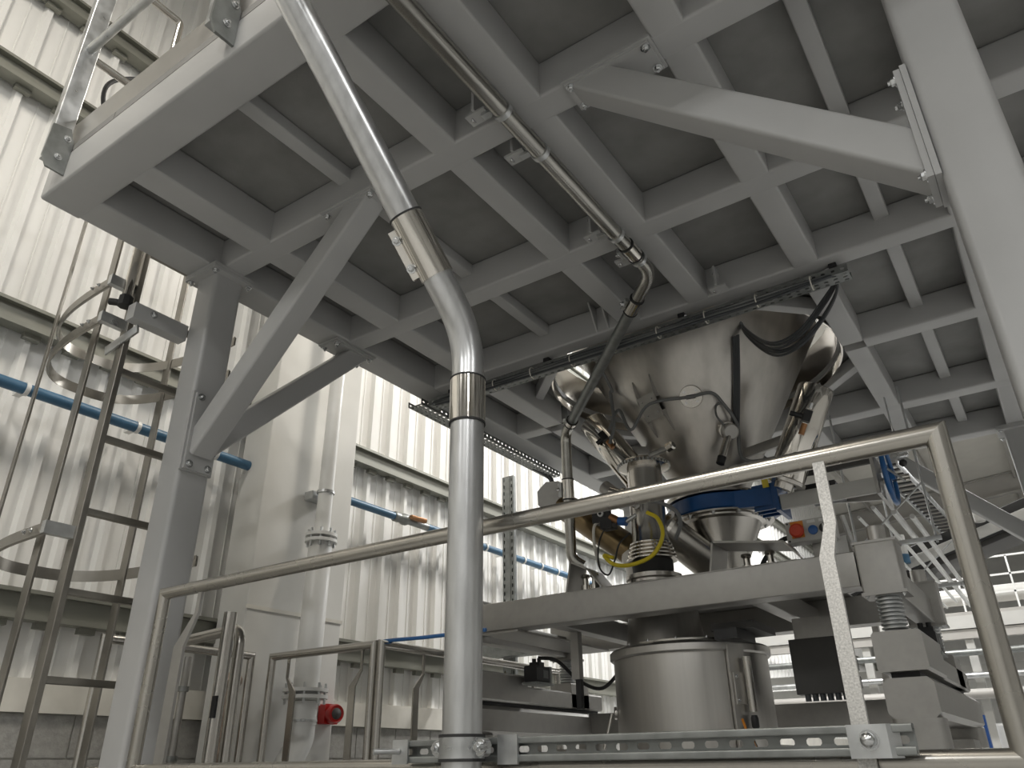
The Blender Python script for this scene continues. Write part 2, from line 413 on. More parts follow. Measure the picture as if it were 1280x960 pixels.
# small hanger brackets under the beams beside the thin pipe
def hanger(x, y, sgn):
    h = MB(); h.box((x-.006, y-.04, H-.018), (x+.006, y+.04, H+.11)); h.box((x-.045, y-.03, H-.030), (x+.05, y+.03, H-.0185))
    o = h.build('hanger_bracket', GP, mezz); bolts(o, [(x+sgn*.006, y-.02, H+.07), (x+sgn*.006, y+.02, H+.07), (x-.02, y, H-.031)], (sgn, 0, 0), .7)
for (x, y) in ((-1.40, 1.83), (-1.40, 2.11), (-1.40, 2.80), (-1.37, 3.08), (-1.06, 3.62)): hanger(x, y, -1)

for x in (-1.88, -1.80):
    MB().prism([(x, 3.70, H+.01), (x, 3.70, H+.18), (x, 3.60, H+.18)], (.01, 0, 0)).build('stiffener', GP, mezz)
# ================================================================== GUARDRAIL ON THE MEZZANINE EDGE
gr = thing('guardrail', (-3.28, 1.04, 2.42), 'stainless guardrail with bolted foot plates standing on the mezzanine front edge', 'guardrail')
for x in (-3.205, -1.985, -.75, .5, 1.75):
    MB().bar((x-.032, 1.012, 2.50), (x-.032, 1.012, 3.75), .05, .085, .006, upv=(0, 1, 0)).build('post', 'galvanised', gr)
    pl = MB(); pl.prism([(x-.006, .962, 2.68), (x-.006, .957, 2.49), (x-.006, .985, 2.44), (x-.006, 1.066, 2.44), (x-.006, 1.066, 2.63), (x-.006, 1.04, 2.70)], (.012, 0, 0))
    pl = pl.build('foot_plate', 'galvanised_dull', gr)
    bolts(pl, [(x+.007, 1.035, 2.635), (x+.007, 1.02, 2.515)], (1, 0, 0), .9)
for z in (3.22, 3.75):
    part('rail', 'galvanised', gr, 'sweep', [(-3.237, 1.012, z), (1.72, 1.012, z)], .022, 14)
MB().box((-3.37, 1.075, 2.645), (2.9, 1.087, 2.80)).build('toe_board', 'stainless_satin', gr)
# side guardrail beyond the ladder
gs = thing('guardrail', (-3.36, 2.9, 2.63), 'bright tube guardrail along the mezzanine side next to the cladding wall', 'guardrail')
part('rail', 'stainless', gs, 'sweep', fillet([(-3.35, 2.55, 2.64), (-3.35, 2.55, 3.7), (-3.35, 6.9, 3.7), (-3.35, 6.9, 2.64)], .08), .021, 12)
part('rail', 'stainless', gs, 'sweep', [(-3.35, 2.55, 3.2), (-3.35, 6.9, 3.2)], .019, 12)
for y in (4.0, 5.4): part('post', 'stainless', gs, 'sweep', [(-3.35, y, 2.636), (-3.35, y, 3.7)], .021, 12)
MB().box((-3.385, 2.55, 2.645), (-3.375, 6.95, 2.79)).build('toe_board', 'stainless_satin', gs)
gt_ = thing('guardrail', (-3.36, 1.12, 2.63), 'short stainless return rail at the mezzanine corner before the ladder', 'guardrail')
part('rail', 'stainless', gt_, 'sweep', fillet([(-3.36, 1.07, 2.636), (-3.36, 1.07, 3.99), (-3.36, 1.46, 3.99), (-3.36, 1.46, 2.636)], .03), .021, 12)
part('rail', 'stainless', gt_, 'sweep', [(-3.36, 1.07, 3.32), (-3.36, 1.46, 3.32)], .021, 12)
tag(MB().sweep(curve([(-3.50, 1.615, 3.60), (-3.49, 1.38, 3.53), (-3.47, 1.22, 3.32), (-3.49, 1.30, 3.12), (-3.50, 1.615, 3.02)], 8), .012, 8).build('cable', 'black_rubber'), 'black cable curling behind the mezzanine corner rail', 'cable')

# ================================================================== CAGED LADDER
lad = thing('caged_ladder', (-3.5, 1.9, FLOOR), 'stainless caged access ladder between the cladding wall and the mezzanine column', 'ladder')
LY0, LY1, LX = 1.655, 2.16, -3.50
for y in (LY0, LY1): MB().bar((LX, y, FLOOR), (LX, y, 3.65), .028, .062, .003, upv=(1, 0, 0)).build('stile', 'ladder_steel', lad)
z = -1.46
while z < 3.3:
    r_ = MB(); r_.bar((LX, LY0, z), (LX, LY1, z), .032, .03, .003)
    o = r_.build('rung', 'ladder_steel', lad)
    z += .3595
cyc, crx = (LY0+LY1)/2, .64
def hoop(z, r=.38):
    pts = []
    for k in range(33):
        a = math.pi*k/32; e_ = 2/2.7
        pts.append((LX-.02-.885*abs(math.sin(a))**e_, cyc-.385*math.copysign(abs(math.cos(a))**e_, math.cos(a))))
    h = MB(); R = []
    for i, (x, y) in enumerate(pts):
        p = V((x, y, 0)); q = V((*pts[min(i+1, len(pts)-1)], 0))-V((*pts[max(i-1, 0)], 0)); nrm = V((q.y, -q.x, 0)).normalized()
        R.append([V((x, y, z-.025)), V((x, y, z+.025)), V((x, y, z+.025))+nrm*.006, V((x, y, z+.03))+nrm*.012, V((x, y, z-.03))+nrm*.012, V((x, y, z-.025))+nrm*.006])
    h.loft(R); o = h.build('cage_hoop', 'ladder_steel', lad)
    MB().box((LX-.02, cyc-.395, z-.028), (LX+.012, LY0+.01, z+.028)).build('hoop_cleat', 'galvanised', o)
    bolts(o, [(LX-.10, cyc-.398, z), (LX-.16, cyc-.398, z)], (0, -1, 0), .6)
for z in (.95, 2.02, 2.24, 3.3): hoop(z)
for x, y, wx_, wy_, zb in ((LX-.60, 1.555, .03, .012, .3), (LX-.20, 1.60, .062, .012, FLOOR), (LX-.60, 2.235, .065, .012, FLOOR)):
    MB().bar((x, y, zb), (x, y, 3.5), wx_, wy_, .002, upv=(0, 1, 0)).build('cage_strap', 'ladder_steel', lad)
# support arm from the column, with flat cleat
ar = MB().bar((LX+.11, CL[1]-.08, 2.05), (LX+.11, 1.60, 2.05), .07, .09, .004).build('support_arm', 'grey_paint', lad)
MB().bar((LX+.13, 1.645, 1.965), (LX-.10, 1.625, 1.90), .012, .05, .002).build('cleat', 'galvanised', lad)
bolts(ar, [(LX+.146, 1.70, 2.065)], (1, 0, 0))
# spring gas strut with black joint at the upper end of the near stile
gz = MB().cyl((LX+.03, 1.60, 2.17), (LX+.03, 1.60, 2.47), .026, n=18).build('fall_arrest_tube', 'polished', lad)
MB().lathe([(.02, 0), (.036, .008), (.036, .06), (.026, .07)], (LX+.03, 1.60, 2.10), n=8).build('end_joint', 'black_rubber', lad)
MB().cyl((LX+.03, 1.60, 2.125), (LX-.03, 1.55, 2.135), .018, n=12).build('clamp_lever', 'black_rubber', lad)

# ================================================================== LARGE PIPE
PX, PY, PR = -1.306, 1.672, .0508
lp = thing('transfer_pipe', (PX, PY, -.9), 'thick galvanised transfer pipe rising past the handrail and bending under the mezzanine', 'pipe')
top = V((-1.50, .90, 2.275)); elbow = V((PX, PY, 1.235)); dirn = (top-elbow).normalized()
top = elbow+dirn*2.2
part('pipe', 'galvanised_pipe', lp, 'sweep', [(PX, PY, -1.0), (PX, PY, .93)], PR, 40)
path = fillet([(PX, PY, .925), elbow, elbow+dirn*.45], .36, 14)
part('bend', 'galvanised_pipe', lp, 'sweep', path, PR-.0005, 40)
part('pipe', 'galvanised_pipe', lp, 'sweep', [elbow+dirn*.44, top], PR, 40)
s_ = MB(); s_.sweep([(PX, PY, .925), (PX, PY, 1.075)], PR+.004, 40); s_ = s_.build('coupling_sleeve', 'polished', lp)
for z in (.925, 1.073): part('edge_seal', 'black_rubber', s_, 'ring', (PX, PY, z-.002), (0, 0, 1), PR+.0052, PR-.002, .005, 40)
c0 = elbow+dirn*.215; c1 = elbow+dirn*.43
s_ = MB(); s_.sweep([c0, c1], PR+.004, 40); s_ = s_.build('clamp_coupling', 'polished', lp)
part('edge_seal', 'black_rubber', s_, 'ring', c1, dirn, PR+.0055, PR-.002, .006, 40)
sd = dirn.cross(V((-.5, .75, 0))).normalized()
sd = V((-.80, -.50, 0)); sd = (sd-dirn*sd.dot(dirn)).normalized(); nn = dirn.cross(sd).normalized()
cm = (c0+c1)/2+sd*(PR+.012)
for q in (-1, 1):
    MB().bar(cm+nn*q*.009-dirn*.085, cm+nn*q*.009+dirn*.085, .028, .006, .002, upv=nn).build('clamp_lug', 'polished', s_)
for t in (-.05, .05):
    o = MB().cyl(cm+dirn*t-nn*.05, cm+dirn*t+nn*.03, .0055, n=10).build('clamp_screw', 'chrome_bolt', s_)
    inst('bolt', BOLT, s_, cm+dirn*t-nn*.013, -nn, 0, .8); inst('bolt', BOLT, s_, cm+dirn*t+nn*.013, nn, 0, .8)
# rubber lined pipe clamp at the strut rail
cz = .040
cl = MB(); cl.ring((PX, PY, cz-.024), (0, 0, 1), PR+.0065, PR+.003, .048, 40); cl = cl.build('pipe_clamp', 'galvanised', lp)
for z in (cz-.031, cz+.024): part('clamp_lining', 'black_rubber', cl, 'ring', (PX, PY, z), (0, 0, 1), PR+.008, PR, .007, 40)
for sx, x in ((-1, PX-PR-.016), (1, PX+PR+.016)):
    MB().bar((x, PY-.012, cz), (x, PY+.012, cz), .03, .040, .012).build('clamp_ear', 'galvanised', cl)
    inst('bolt', BOLT, cl, (x, PY-.013, cz), (0, -1, 0), .3, 1.0)
MB().cyl((PX+PR+.02, PY-.02, cz), (PX+PR+.06, PY-.035, cz+.004), .007, n=10).build('clamp_screw', 'chrome_bolt', cl)

# ================================================================== STRUT RAIL carrying the clamp
SY = 1.738
st = thing('strut_channel', (-.95, SY, .0), 'horizontal slotted galvanised strut channel bolted across the front guardrail', 'channel')
def channel(x0, x1, y, z0, z1, d=.02, pitch_=.0525, name='slotted_channel'):
    c = MB(); n = max(1, int((x1-x0)/pitch_)); lip = .010
    c.holed((x0, y+d, z0+.008), ((x1-x0)/n, 0, 0), (0, 0, z1-z0-.016), n, 1, .56, .36, (0, .0025, 0))
    for z, sgn in ((z0, 1), (z1, -1)):
        c.bar((x0, y+d/2, z+sgn*.004), (x1, y+d/2, z+sgn*.004), d+.004, .008, .0035)
        c.bar((x0, y-.001, z+sgn*.008), (x1, y-.001, z+sgn*.008), .008, .016, .0035)
    return c.build(name, 'galvanised_dull', st)
channel(-1.585, -.275, SY, .008, .064)
pl = MB(); pl.box((-.392, SY-.014, .004), (-.318, SY-.008, .064)); pl.prism([(-.318, SY-.014, .004), (-.300, SY+.010, .004), (-.300, SY+.010, .064), (-.318, SY-.014, .064)], (-.004, .002, 0))
pl = pl.build('clamp_plate', 'galvanised', st); inst('bolt', BOLT, pl, (-.353, SY-.014, .036), (0, -1, 0), .2, 1.0)
part('dome_nut', 'chrome_bolt', pl, 'lathe', [(.0145, .004), (.0145, .014), (.012, .021), (.006, .026), (.001, .0275)], (-.353, SY-.014, .036), (0, -1, 0), 20)
pl = MB().box((-1.59, SY-.012, .006), (-1.535, SY-.006, .066)).build('clamp_plate', 'galvanised', st)
o = MB().cyl((-1.565, SY-.012, .037), (-1.600, SY-.075, .037), .0075, n=12).build('threaded_rod', 'galvanised', pl)
MB().box((-1.235, SY-.012, .002), (-1.175, SY-.004, .070)).build('clamp_plate', 'galvanised', st)

# ================================================================== FRONT GUARDRAIL
RY, RR = 1.80, .02415
def rail_frame(pts, name, label, group, stanch, deckz=-.46, cat='guardrail', r=RR, matn='stainless_rail', closed=True):
    base = V(pts[0]); t = thing(name, (base.x, base.y, deckz), label, cat, group)
    a, b = V(pts[0]), V(pts[1]); d = (b-a).normalized(); nrm = V((d.y, -d.x, 0))
    L_ = MB()
    def mitre(p, q, a0, a1):  # tube with plain ends reaching the mitre
        m = MB(); m.sweep([p, q], r, 20); return m
    m = MB(); zt, zb = .640, -.005
    corners = [V((a.x, a.y, zb)), V((a.x, a.y, zt)), V((b.x, b.y, zt)), V((b.x, b.y, zb))]
    rings = []
    n_ = 20
    cen = (a+b)/2; cen = V((cen.x, cen.y, (zt+zb)/2))
    for i, c in enumerate(corners):
        pdir = (c-corners[i-1]).normalized(); ndir = (corners[(i+1) % 4]-c).normalized()
        inward = (ndir-pdir).normalized()*math.sqrt(2)
        rings.append([c+(-inward)*r*math.cos(2*math.pi*k/n_)+nrm*r*math.sin(2*math.pi*k/n_) for k in range(n_)])
    names = ('end_post', 'top_rail', 'end_post', 'bottom_rail')
    for i in range(4):
        m = MB(); m.loft([rings[i], rings[(i+1) % 4]]); m.build(names[i], matn, t)
    for s_, side in stanch:
        p = a+d*s_; off = nrm*side; th = d*.05; wd = nrm*.010
        zz = [(zt-.018, 0, .018), (zt-.135, 0, .018), (zt-.22, .085, .05), (deckz, .085, .05)]
        rings2 = []
        for z, o_, w2 in zz:
            q = p+d*(o_*(1 if side >= 0 else -1)*.75); q = V((q.x, q.y, z))
            rings2.append([q-d*w2*.5-nrm*.005, q+d*w2*.5-nrm*.005, q+d*w2*.5+nrm*.005, q-d*w2*.5+nrm*.005])
        MB().loft(rings2).build('flat_stanchion', 'pitted_flat' if matn == 'stainless_rail' else matn, t)
    return t
front = rail_frame([(-2.946, RY, 0), (-.105, RY, 0)], 'guardrail', 'long stainless tube guardrail with mitred corners in front of the docking machine', 'tube guardrails on the low walkway', [])
def flat(t, pts, w_, along, th, m):
    """bent flat bar: pts = centre line, w_ = widths, along = unit vector of the width, th = unit vector of thickness"""
    al, tn = V(along), V(th); rg = []
    for p, ww in zip(pts, w_):
        p = V(p); rg.append([p-al*ww/2-tn*.006, p+al*ww/2-tn*.006, p+al*ww/2+tn*.006, p-al*ww/2+tn*.006])
    return MB().loft(rg).build('flat_stanchion', m, t)
flat(front, [(-2.705, RY, .625), (-2.705, RY, .54), (-2.785, RY, .42), (-2.785, RY, -.46)], [.02, .022, .06, .06], (1, 0, 0), (0, 1, 0), 'stainless_satin')
flat(front, [(-.356, RY-.012, .625), (-.356, RY-.012, .48), (-.372, RY-.036, .40), (-.372, RY-.036, -.46)], [.026, .026, .032, .034], (1, 0, 0), (0, 1, 0), 'pitted_flat')
def side_rail(a, b, label, stanch_side):
    return rail_frame([a, b], 'guardrail', label, 'tube guardrails on the low walkway', stanch_side, matn='stainless')
side_rail((-4.20, 3.39, 0), (-3.31, 3.39, 0), 'short stainless tube guardrail beside the white downpipe column', [(.16, .02), (.80, -.02)])
side_rail((-3.26, 3.40, 0), (-3.26, 5.35, 0), 'stainless tube guardrail running behind the thick galvanised pipe towards the motor', [(.38, -.02), (1.6, .02)])
side_rail((-4.26, 2.30, 0), (-4.26, 3.27, 0), 'stainless tube guardrail close to the block base of the cladding wall', [])
gp = MB().sweep([(-3.165, 2.28, -.46), (-3.165, 2.28, .655)], .03, 24)
gp = tag(gp.build('gate_post', 'stainless'), 'thick round stainless gate post standing alone behind the handrail corner', 'post')
o = MB().box((-3.16, 2.245, .20), (-3.13, 2.256, .29)).build('latch_slot', 'black', gp)
gt = thing('swing_gate', (-3.28, 2.36, -.46), 'low stainless tube gate with a rounded corner behind the gate post', 'gate')
part('gate_frame', 'stainless', gt, 'sweep', fillet([(-4.20, 2.62, .60), (-3.70, 2.45, .60), (-3.19, 2.37, .60), (-3.16, 2.36, -.45)], [.4, .08]), .026, 16)
# low walkway deck that carries the rails
wk = thing('walkway', (-2.2, 2.6, FLOOR), 'low raised walkway deck below the tube guardrails', 'walkway')
dk = MB().box((-3.10, 1.74, -.50), (-.02, 3.5, -.462)); dk.box((-4.35, 2.26, -.50), (-3.10, 3.5, -.462)); dk.box((-4.35, 3.5, -.50), (-3.2, 5.5, -.462)); dk.build('deck', 'stainless_satin', wk)
for x in (-4.3, -3.05, -2.1, -1.0, -.08):
    for y in (2.3 if x < -4 else 1.78, 3.44): MB().bar((x, y, FLOOR), (x, y, -.50), .06, .06, .006).build('leg', 'stainless_satin', wk)
for x in (-4.3, -3.25): MB().bar((x, 5.4, FLOOR), (x, 5.4, -.50), .06, .06, .006).build('leg', 'stainless_satin', wk)

# ================================================================== LAMPS
for i, (x, y, z, pw, c) in enumerate(LAMPS):
    z = min(z, zr(x)-.7)
    t = thing('high_bay_lamp', (x, y, z), 'rectangular high-bay lamp hung below the roof', 'lamp', 'high-bay lamps under the roof')
    MB().box((x-.62, y-.22, z+.012), (x+.62, y+.22, z+.09)).build('housing', 'white_paint', t)
    MB().box((x-.58, y-.18, z), (x+.58, y+.18, z+.010)).build('diffuser', 'lamp_diffuser', t)
    for sx in (-.5, .5): MB().cyl((x+sx, y, z+.09), (x+sx, y, zr(x+sx)-.0), .006, n=6).build('hanger_wire', 'galvanised', t)
    l = bpy.data.lights.new('lamp_light', 'AREA'); l.shape = 'RECTANGLE'; l.size = 1.16; l.size_y = .36; l.energy = pw
    l.color = (1, .995, .985) if c == 'n' else (1, .93, .82)
    lo = bpy.data.objects.new('lamp_light', l); col.objects.link(lo); lo.parent = t; lo.location = (0, 0, -.01)

# ================================================================== THIN PIPE under the mezzanine
CRD = .0365
cp = thing('conveying_pipe', (-2.56, 4.42, .9), 'thin galvanised conveying pipe slung under the joists and dropping behind the machine', 'pipe')
q0, q1, q2, q3, q4 = V((-1.278, .55, 2.335)), V((-1.278, 3.20, 2.335)), V((-2.50, 4.33, 2.10)), V((-2.565, 4.45, 1.24)), V((-2.50, 4.49, 1.19))
d12 = (q2-q1).normalized()
part('pipe', 'conduit_steel', cp, 'sweep', [q0, q1-V((0, .22, 0))], CRD, 24)
part('bend', 'conduit_steel', cp, 'sweep', fillet([q1-V((0, .25, 0)), q1, q1+d12*.30], .20, 10), CRD-.001, 24)
part('pipe', 'galvanised_dull', cp, 'sweep', [q1+d12*.28, q2-d12*.14], CRD-.003, 24)
part('bend', 'conduit_steel', cp, 'sweep', fillet([q2-d12*.16, q2, q2+(q3-q2)*.4], .30, 10), CRD, 24)
part('drop_pipe', 'conduit_steel', cp, 'sweep', fillet([q2+(q3-q2)*.38, q3, q4], .12, 8), CRD, 20)
def pclamp(p, d, r=CRD, nm='pipe_coupling', m='polished', ln=.11):
    d = V(d).normalized(); p = V(p)
    o = MB().sweep([p-d*ln/2, p+d*ln/2], r+.004, 24).build(nm, m, cp)
    for q in (-1, 1): part('edge_seal', 'black_rubber', o, 'ring', p+d*(q*ln/2-.004), d, r+.006, r-.002, .008, 24)
    side = d.cross(V((0, 0, 1))).normalized()
    MB().bar(p-side*(r+.018)-d*ln*.35, p-side*(r+.018)+d*ln*.35, .02, .026, .004).build('clamp_lug', 'galvanised', o)
    inst('bolt', BOLT, o, p-side*(r+.028), -side, 0, .9)
pclamp(q1-V((0, .24, 0)), (0, 1, 0)); pclamp(q1+d12*.27, d12); pclamp(q2-d12*.15, d12, ln=.05); pclamp(q2+(q3-q2)*.46, q3-q2, ln=.14)
for y in (1.83, 2.11, 2.80, 3.05):
    o = MB().ring((-1.278, y-.012, 2.335), (0, 1, 0), CRD+.006, CRD, .024, 24).build('saddle_clamp', 'galvanised', cp)
    MB().box((-1.375, y-.014, H-.045), (-1.30, y+.014, H-.0305)).build('clamp_rail', 'galvanised', o)

# ================================================================== HOPPER
HX, HY = -1.71, 4.98
hr = lambda z: .28+.55*(z-1.75)
hop = thing('hopper', (HX, HY, 1.70), 'large conical stainless hopper hanging through the round deck opening', 'hopper')
part('cone', 'stainless_hopper', hop, 'lathe', [(hr(1.60), 0), (hr(1.60)+.001, .001), (hr(3.3), 1.7), (hr(3.3), 2.4)], (HX, HY, 1.60), (0, 0, 1), 96)
part('outlet_flange', 'stainless', hop, 'ring', (HX, HY, 1.595), (0, 0, 1), .335, .18, .016, 48)
tilt = math.atan(.55)
def on_cone(az, z, off=0.0):
    """point on the cone at compass angle az (0 = +x), and the outward normal"""
    r = hr(z); n_ = V((math.cos(az)*math.cos(tilt), math.sin(az)*math.cos(tilt), -math.sin(tilt)))
    return V((HX+r*math.cos(az), HY+r*math.sin(az), z))+n_*off, n_
def az_at(x, y): return math.atan2(y-HY, x-HX)
# support feet of the cone on the collar
for a in (0.35, math.pi-.35, -.9, math.pi+.9):
    r_ = V((math.cos(a), math.sin(a), 0)); c_ = V((HX, HY, 2.95))
    ft_ = MB().bar(c_+r_*.90, c_+r_*1.22, .09, .06, .004).build('support_foot', 'stainless_satin', hop)
    MB().bar(c_+r_*1.19+V((0, 0, -.31)), c_+r_*1.19+V((0, 0, -.03)), .07, .07, .004).build('foot_post', 'stainless_satin', ft_)
# inspection flange
a = -1.36; p, n_ = on_cone(a, 2.19, .006)
fl = part('inspection_flange', 'stainless', hop, 'lathe', [(.078, -.02), (.078, 0), (.074, .012), (.0, .013)], p, n_, 36)
up_c = V((math.cos(a)*math.sin(tilt), math.sin(a)*math.sin(tilt), math.cos(tilt))); sd_c = n_.cross(up_c).normalized()
bolts(fl, [p+n_*.013+(up_c*math.sin(t)+sd_c*math.cos(t))*.053 for t in (.78, 2.36, 3.93, 5.5)], n_, .45)
MB().bar(p+n_*.02-sd_c*.03, p+n_*.02+sd_c*.03, .028, .02, .005, upv=n_).build('cable_gland', 'black', fl)
INS = p+n_*.03
# vibrator pad with four gusset fins
a = -1.90; p, n_ = on_cone(a, 2.20, .03)
up_c = V((math.cos(a)*math.sin(tilt), math.sin(a)*math.sin(tilt), math.cos(tilt))); sd_c = n_.cross(up_c).normalized()
pad = MB().prism([p-up_c*.09-sd_c*.075, p-up_c*.09+sd_c*.075, p+up_c*.09+sd_c*.075, p+up_c*.09-sd_c*.075], n_*.012).build('mounting_pad', 'stainless_satin', hop)
bolts(pad, [p+n_*.012+up_c*u*.05+sd_c*v*.045 for u in (-1, 1) for v in (-1, 1)], n_, .35)
for v in (-.08, .08):
    for u in (-1, 1):
        b0 = p+sd_c*v+up_c*u*.05; MB().prism([b0-n_*.035, b0+n_*.012, b0+up_c*u*.16-n_*.03, b0+up_c*u*.16-n_*.036], sd_c*.008).build('gusset', 'stainless_satin', hop)
PADP = p+n_*.03
# level sensor
a = -.93; p, n_ = on_cone(a, 1.98, 0)
sn = thing('level_sensor', p+n_*.16, 'small round level sensor on the right flank of the hopper cone', 'sensor')
part('stub', 'stainless', sn, 'lathe', [(.045, -.02), (.045, .05), (.058, .05), (.058, .075), (.04, .08)], p, n_, 24)
part('head', 'stainless_satin', sn, 'lathe', [(.052, .08), (.055, .085), (.055, .13), (.045, .14)], p, n_, 24)
dn = V((-.35, -.2, -1)).normalized()
part('body', 'stainless', sn, 'cyl', p+n_*.10, p+n_*.10+dn*.19, .026, .026, 18); part('cap', 'black', sn, 'cyl', p+n_*.10+dn*.19, p+n_*.10+dn*.24, .029, .027, 18)
SNP = p+n_*.13
# polished air cylinders either side
def aircyl(p0, p1, r, label, boxoff, arm):
    p0, p1 = V(p0), V(p1); d = (p1-p0).normalized()
    t = thing('air_cannon', p1, label, 'cylinder')
    part('shell', 'polished', t, 'lathe', [(r*.94, 0), (r, .012), (r, (p1-p0).length-.012), (r*.94, (p1-p0).length)], p0, d, 48)
    part('end_ring', 'stainless', t, 'ring', p1, d, r+.012, r*.6, .02, 40)
    part('neck', 'stainless', t, 'cyl', p1, p1+d*.06, r*.55, r*.5, 24)
    part('mounting_arm', 'stainless_satin', t, 'bar', (p0+p1)/2, arm, .04, .06, .004)
    f = (-(p0+p1)/2); f = (f-d*f.dot(d)).normalized(); m_ = p0+(p1-p0)*.35+f*r
    vb = MB().bar(m_-d*.035, m_+d*.035, .05, .045, .006, upv=f).build('valve_block', 'black', t)
    s_ = d.cross(f).normalized()
    MB().cyl(m_+d*.01, m_+d*.01+s_*boxoff, .016, n=12).build('fitting', 'black', vb); MB().cyl(m_-d*.05, m_-d*.085, .014, n=12).build('fitting', 'chrome_bolt', vb)
    MB().cyl(m_+d*.05+f*.0, m_+d*.12, .018, n=12).build('fitting', 'brass', vb)
    return m_
ac0 = aircyl((-2.455, 4.66, 2.285), (-2.13, 4.70, 1.78), .105, 'polished stainless air cylinder leaning against the left of the hopper', .07, (-2.06, 4.77, 2.0))
ac1 = aircyl((-.838, 4.60, 2.086), (-1.126, 4.62, 1.545), .108, 'polished stainless air cylinder leaning against the right of the hopper', .10, (-1.41, 4.83, 1.85))
# cables on the hopper
def cable(pts, r, m, label, group='cables on the hopper', n=8):
    o = MB().sweep(curve(pts, n), r, 8).build('cable', m); return tag(o, label, 'cable', group)
cable([ac0+V((.05, -.02, .02)), ac0+V((.16, -.05, .15)), PADP+V((-.12, -.05, -.15)), PADP+V((.02, -.03, .01)), INS], .011, 'cable_grey', 'grey cable from the left air cylinder over the pad to the inspection flange')
cable([ac0+V((.06, -.03, -.08)), ac0+V((.12, -.06, .05)), ac0+V((.10, -.04, .30)), on_cone(-2.35, 2.45, .03)[0], on_cone(-2.3, 2.75, .03)[0]], .012, 'cable_grey', 'grey cable climbing the left flank of the hopper')
cable([INS, INS+V((.14, .0, -.01)), on_cone(-1.0, 2.14, .06)[0], on_cone(-.82, 2.02, .08)[0], on_cone(-.66, 1.82, .10)[0], ac1+V((-.10, .0, -.22))], .012, 'cable_grey', 'grey cable sagging from the inspection flange to the right air cylinder')
cable([SNP, SNP+V((-.06, -.05, .10)), SNP+V((-.07, -.01, .2)), on_cone(-1.0, 2.14, .06)[0]], .007, 'cable_grey', 'thin grey lead of the level sensor')
# cable riser on the cone and big loop to the joist
ris = []
for k in range(7):
    z = 1.98+k*.09; ris.append(on_cone(-.80-.012*k, z, .02)[0])
for k in range(4):
    off = V((.012*k, -.004*k, 0)); tag(MB().sweep([p+off for p in ris], .008, 8).build('cable', 'cable_dark'), 'dark cable of the riser strapped up the hopper flank', 'cable', 'riser cables on the hopper')
R0 = on_cone(-.80, 2.56, .03)[0]
for k in range(6):
    o = V((random.uniform(-.012, .012), random.uniform(-.010, .010), .036-.0175*k))
    pts = [R0+V((0, 0, .16)), R0+V((.015, -.01, 0))+o*.6, V((-.97, 4.22, 2.24))+o, V((-.78, 4.13, 2.21))+o, V((-.60, 4.03, 2.30))+o, V((-.50, 3.93, 2.37))+o*.5, V((-.56, 3.86, 2.385))+o*.3, V((-.75, 3.85, 2.36))+o*.2]
    tag(MB().sweep(curve(pts, 7), .008, 7).build('cable', 'cable_dark'), 'dark cable in the hanging loop between tray end and hopper', 'cable', 'looped cables at the tray end')

# ================================================================== GATE VALVE below the hopper
gv = thing('gate_valve', (HX+.02, HY, 1.48), 'blue knife gate valve under the hopper with yoke and spindle', 'valve')
VX, VY = HX+.02, HY
vb = MB(); vb.lathe([(.33, 0), (.345, .01), (.345, .10), (.33, .11)], (VX, VY, 1.465), n=56)
vb = vb.build('valve_body', 'valve_blue', gv)
bn = MB(); bn.prism([(VX+.18, VY-.285, 1.455), (VX+.44, VY-.20, 1.455), (VX+.44, VY+.0, 1.455), (VX+.18, VY+.285, 1.455)], (0, 0, .115)); bn.prism([(VX+.44, VY-.225, 1.41), (VX+.465, VY-.225, 1.41), (VX+.465, VY+.03, 1.41), (VX+.44, VY+.03, 1.41)], (0, 0, .20))
for q in (-.20, -.12, -.04): bn.box((VX+.30, VY+q-.006, 1.43), (VX+.44, VY+q+.006, 1.60))
bn.build('bonnet', 'valve_blue', gv)
for z in (1.450, 1.580): part('flange_ring', 'stainless', gv, 'ring', (VX, VY, z), (0, 0, 1), .35, .2, .012, 56)
bolts(gv, [(VX+.315*math.cos(t*math.pi/6+.2), VY+.315*math.sin(t*math.pi/6+.2), 1.448) for t in range(12)], (0, 0, -1), .8)
MB().bar((VX+.47, VY-.19, 1.62), (VX+1.05, VY-.19, 1.62), .03, .035, .004).build('yoke_arm', 'panel_dark', gv)
MB().bar((VX+.47, VY-.19, 1.465), (VX+1.05, VY-.19, 1.465), .03, .095, .004).build('yoke_arm', 'enclosure_grey', gv)
MB().bar((VX+.47, VY+.19, 1.60), (VX+1.05, VY+.19, 1.53), .03, .12, .004).build('yoke_arm', 'stainless_satin', gv)
MB().box((VX+1.03, VY-.21, 1.41), (VX+1.05, VY+.21, 1.66)).build('yoke_plate', 'stainless_satin', gv)
MB().cyl((VX+.47, VY, 1.54), (VX+1.20, VY, 1.54), .02, n=16).build('spindle', 'polished', gv)
MB().box((VX+.60, VY-.15, 1.50), (VX+.80, VY+.15, 1.56)).build('gate_plate', 'black', gv)
MB().bar((VX+.40, VY-.22, 1.57), (VX+.40, VY-.24, 1.68), .04, .006, .001, upv=(0, 1, 0)).build('position_flag', 'yellow', gv)
WXX = VX+1.10
hw = MB(); rr_ = .172
pts = [V((WXX, VY-.06+rr_*math.cos(2*math.pi*k/36), 1.55+rr_*math.sin(2*math.pi*k/36))) for k in range(36)]
rg = []
for k in range(36):
    rad = (pts[k]-V((WXX, VY-.06, 1.55))).normalized(); rg.append([pts[k]+(rad*math.cos(t*math.pi/5)+V((1, 0, 0))*math.sin(t*math.pi/5))*.015 for t in range(10)])
hw.loft(rg, closed=True)
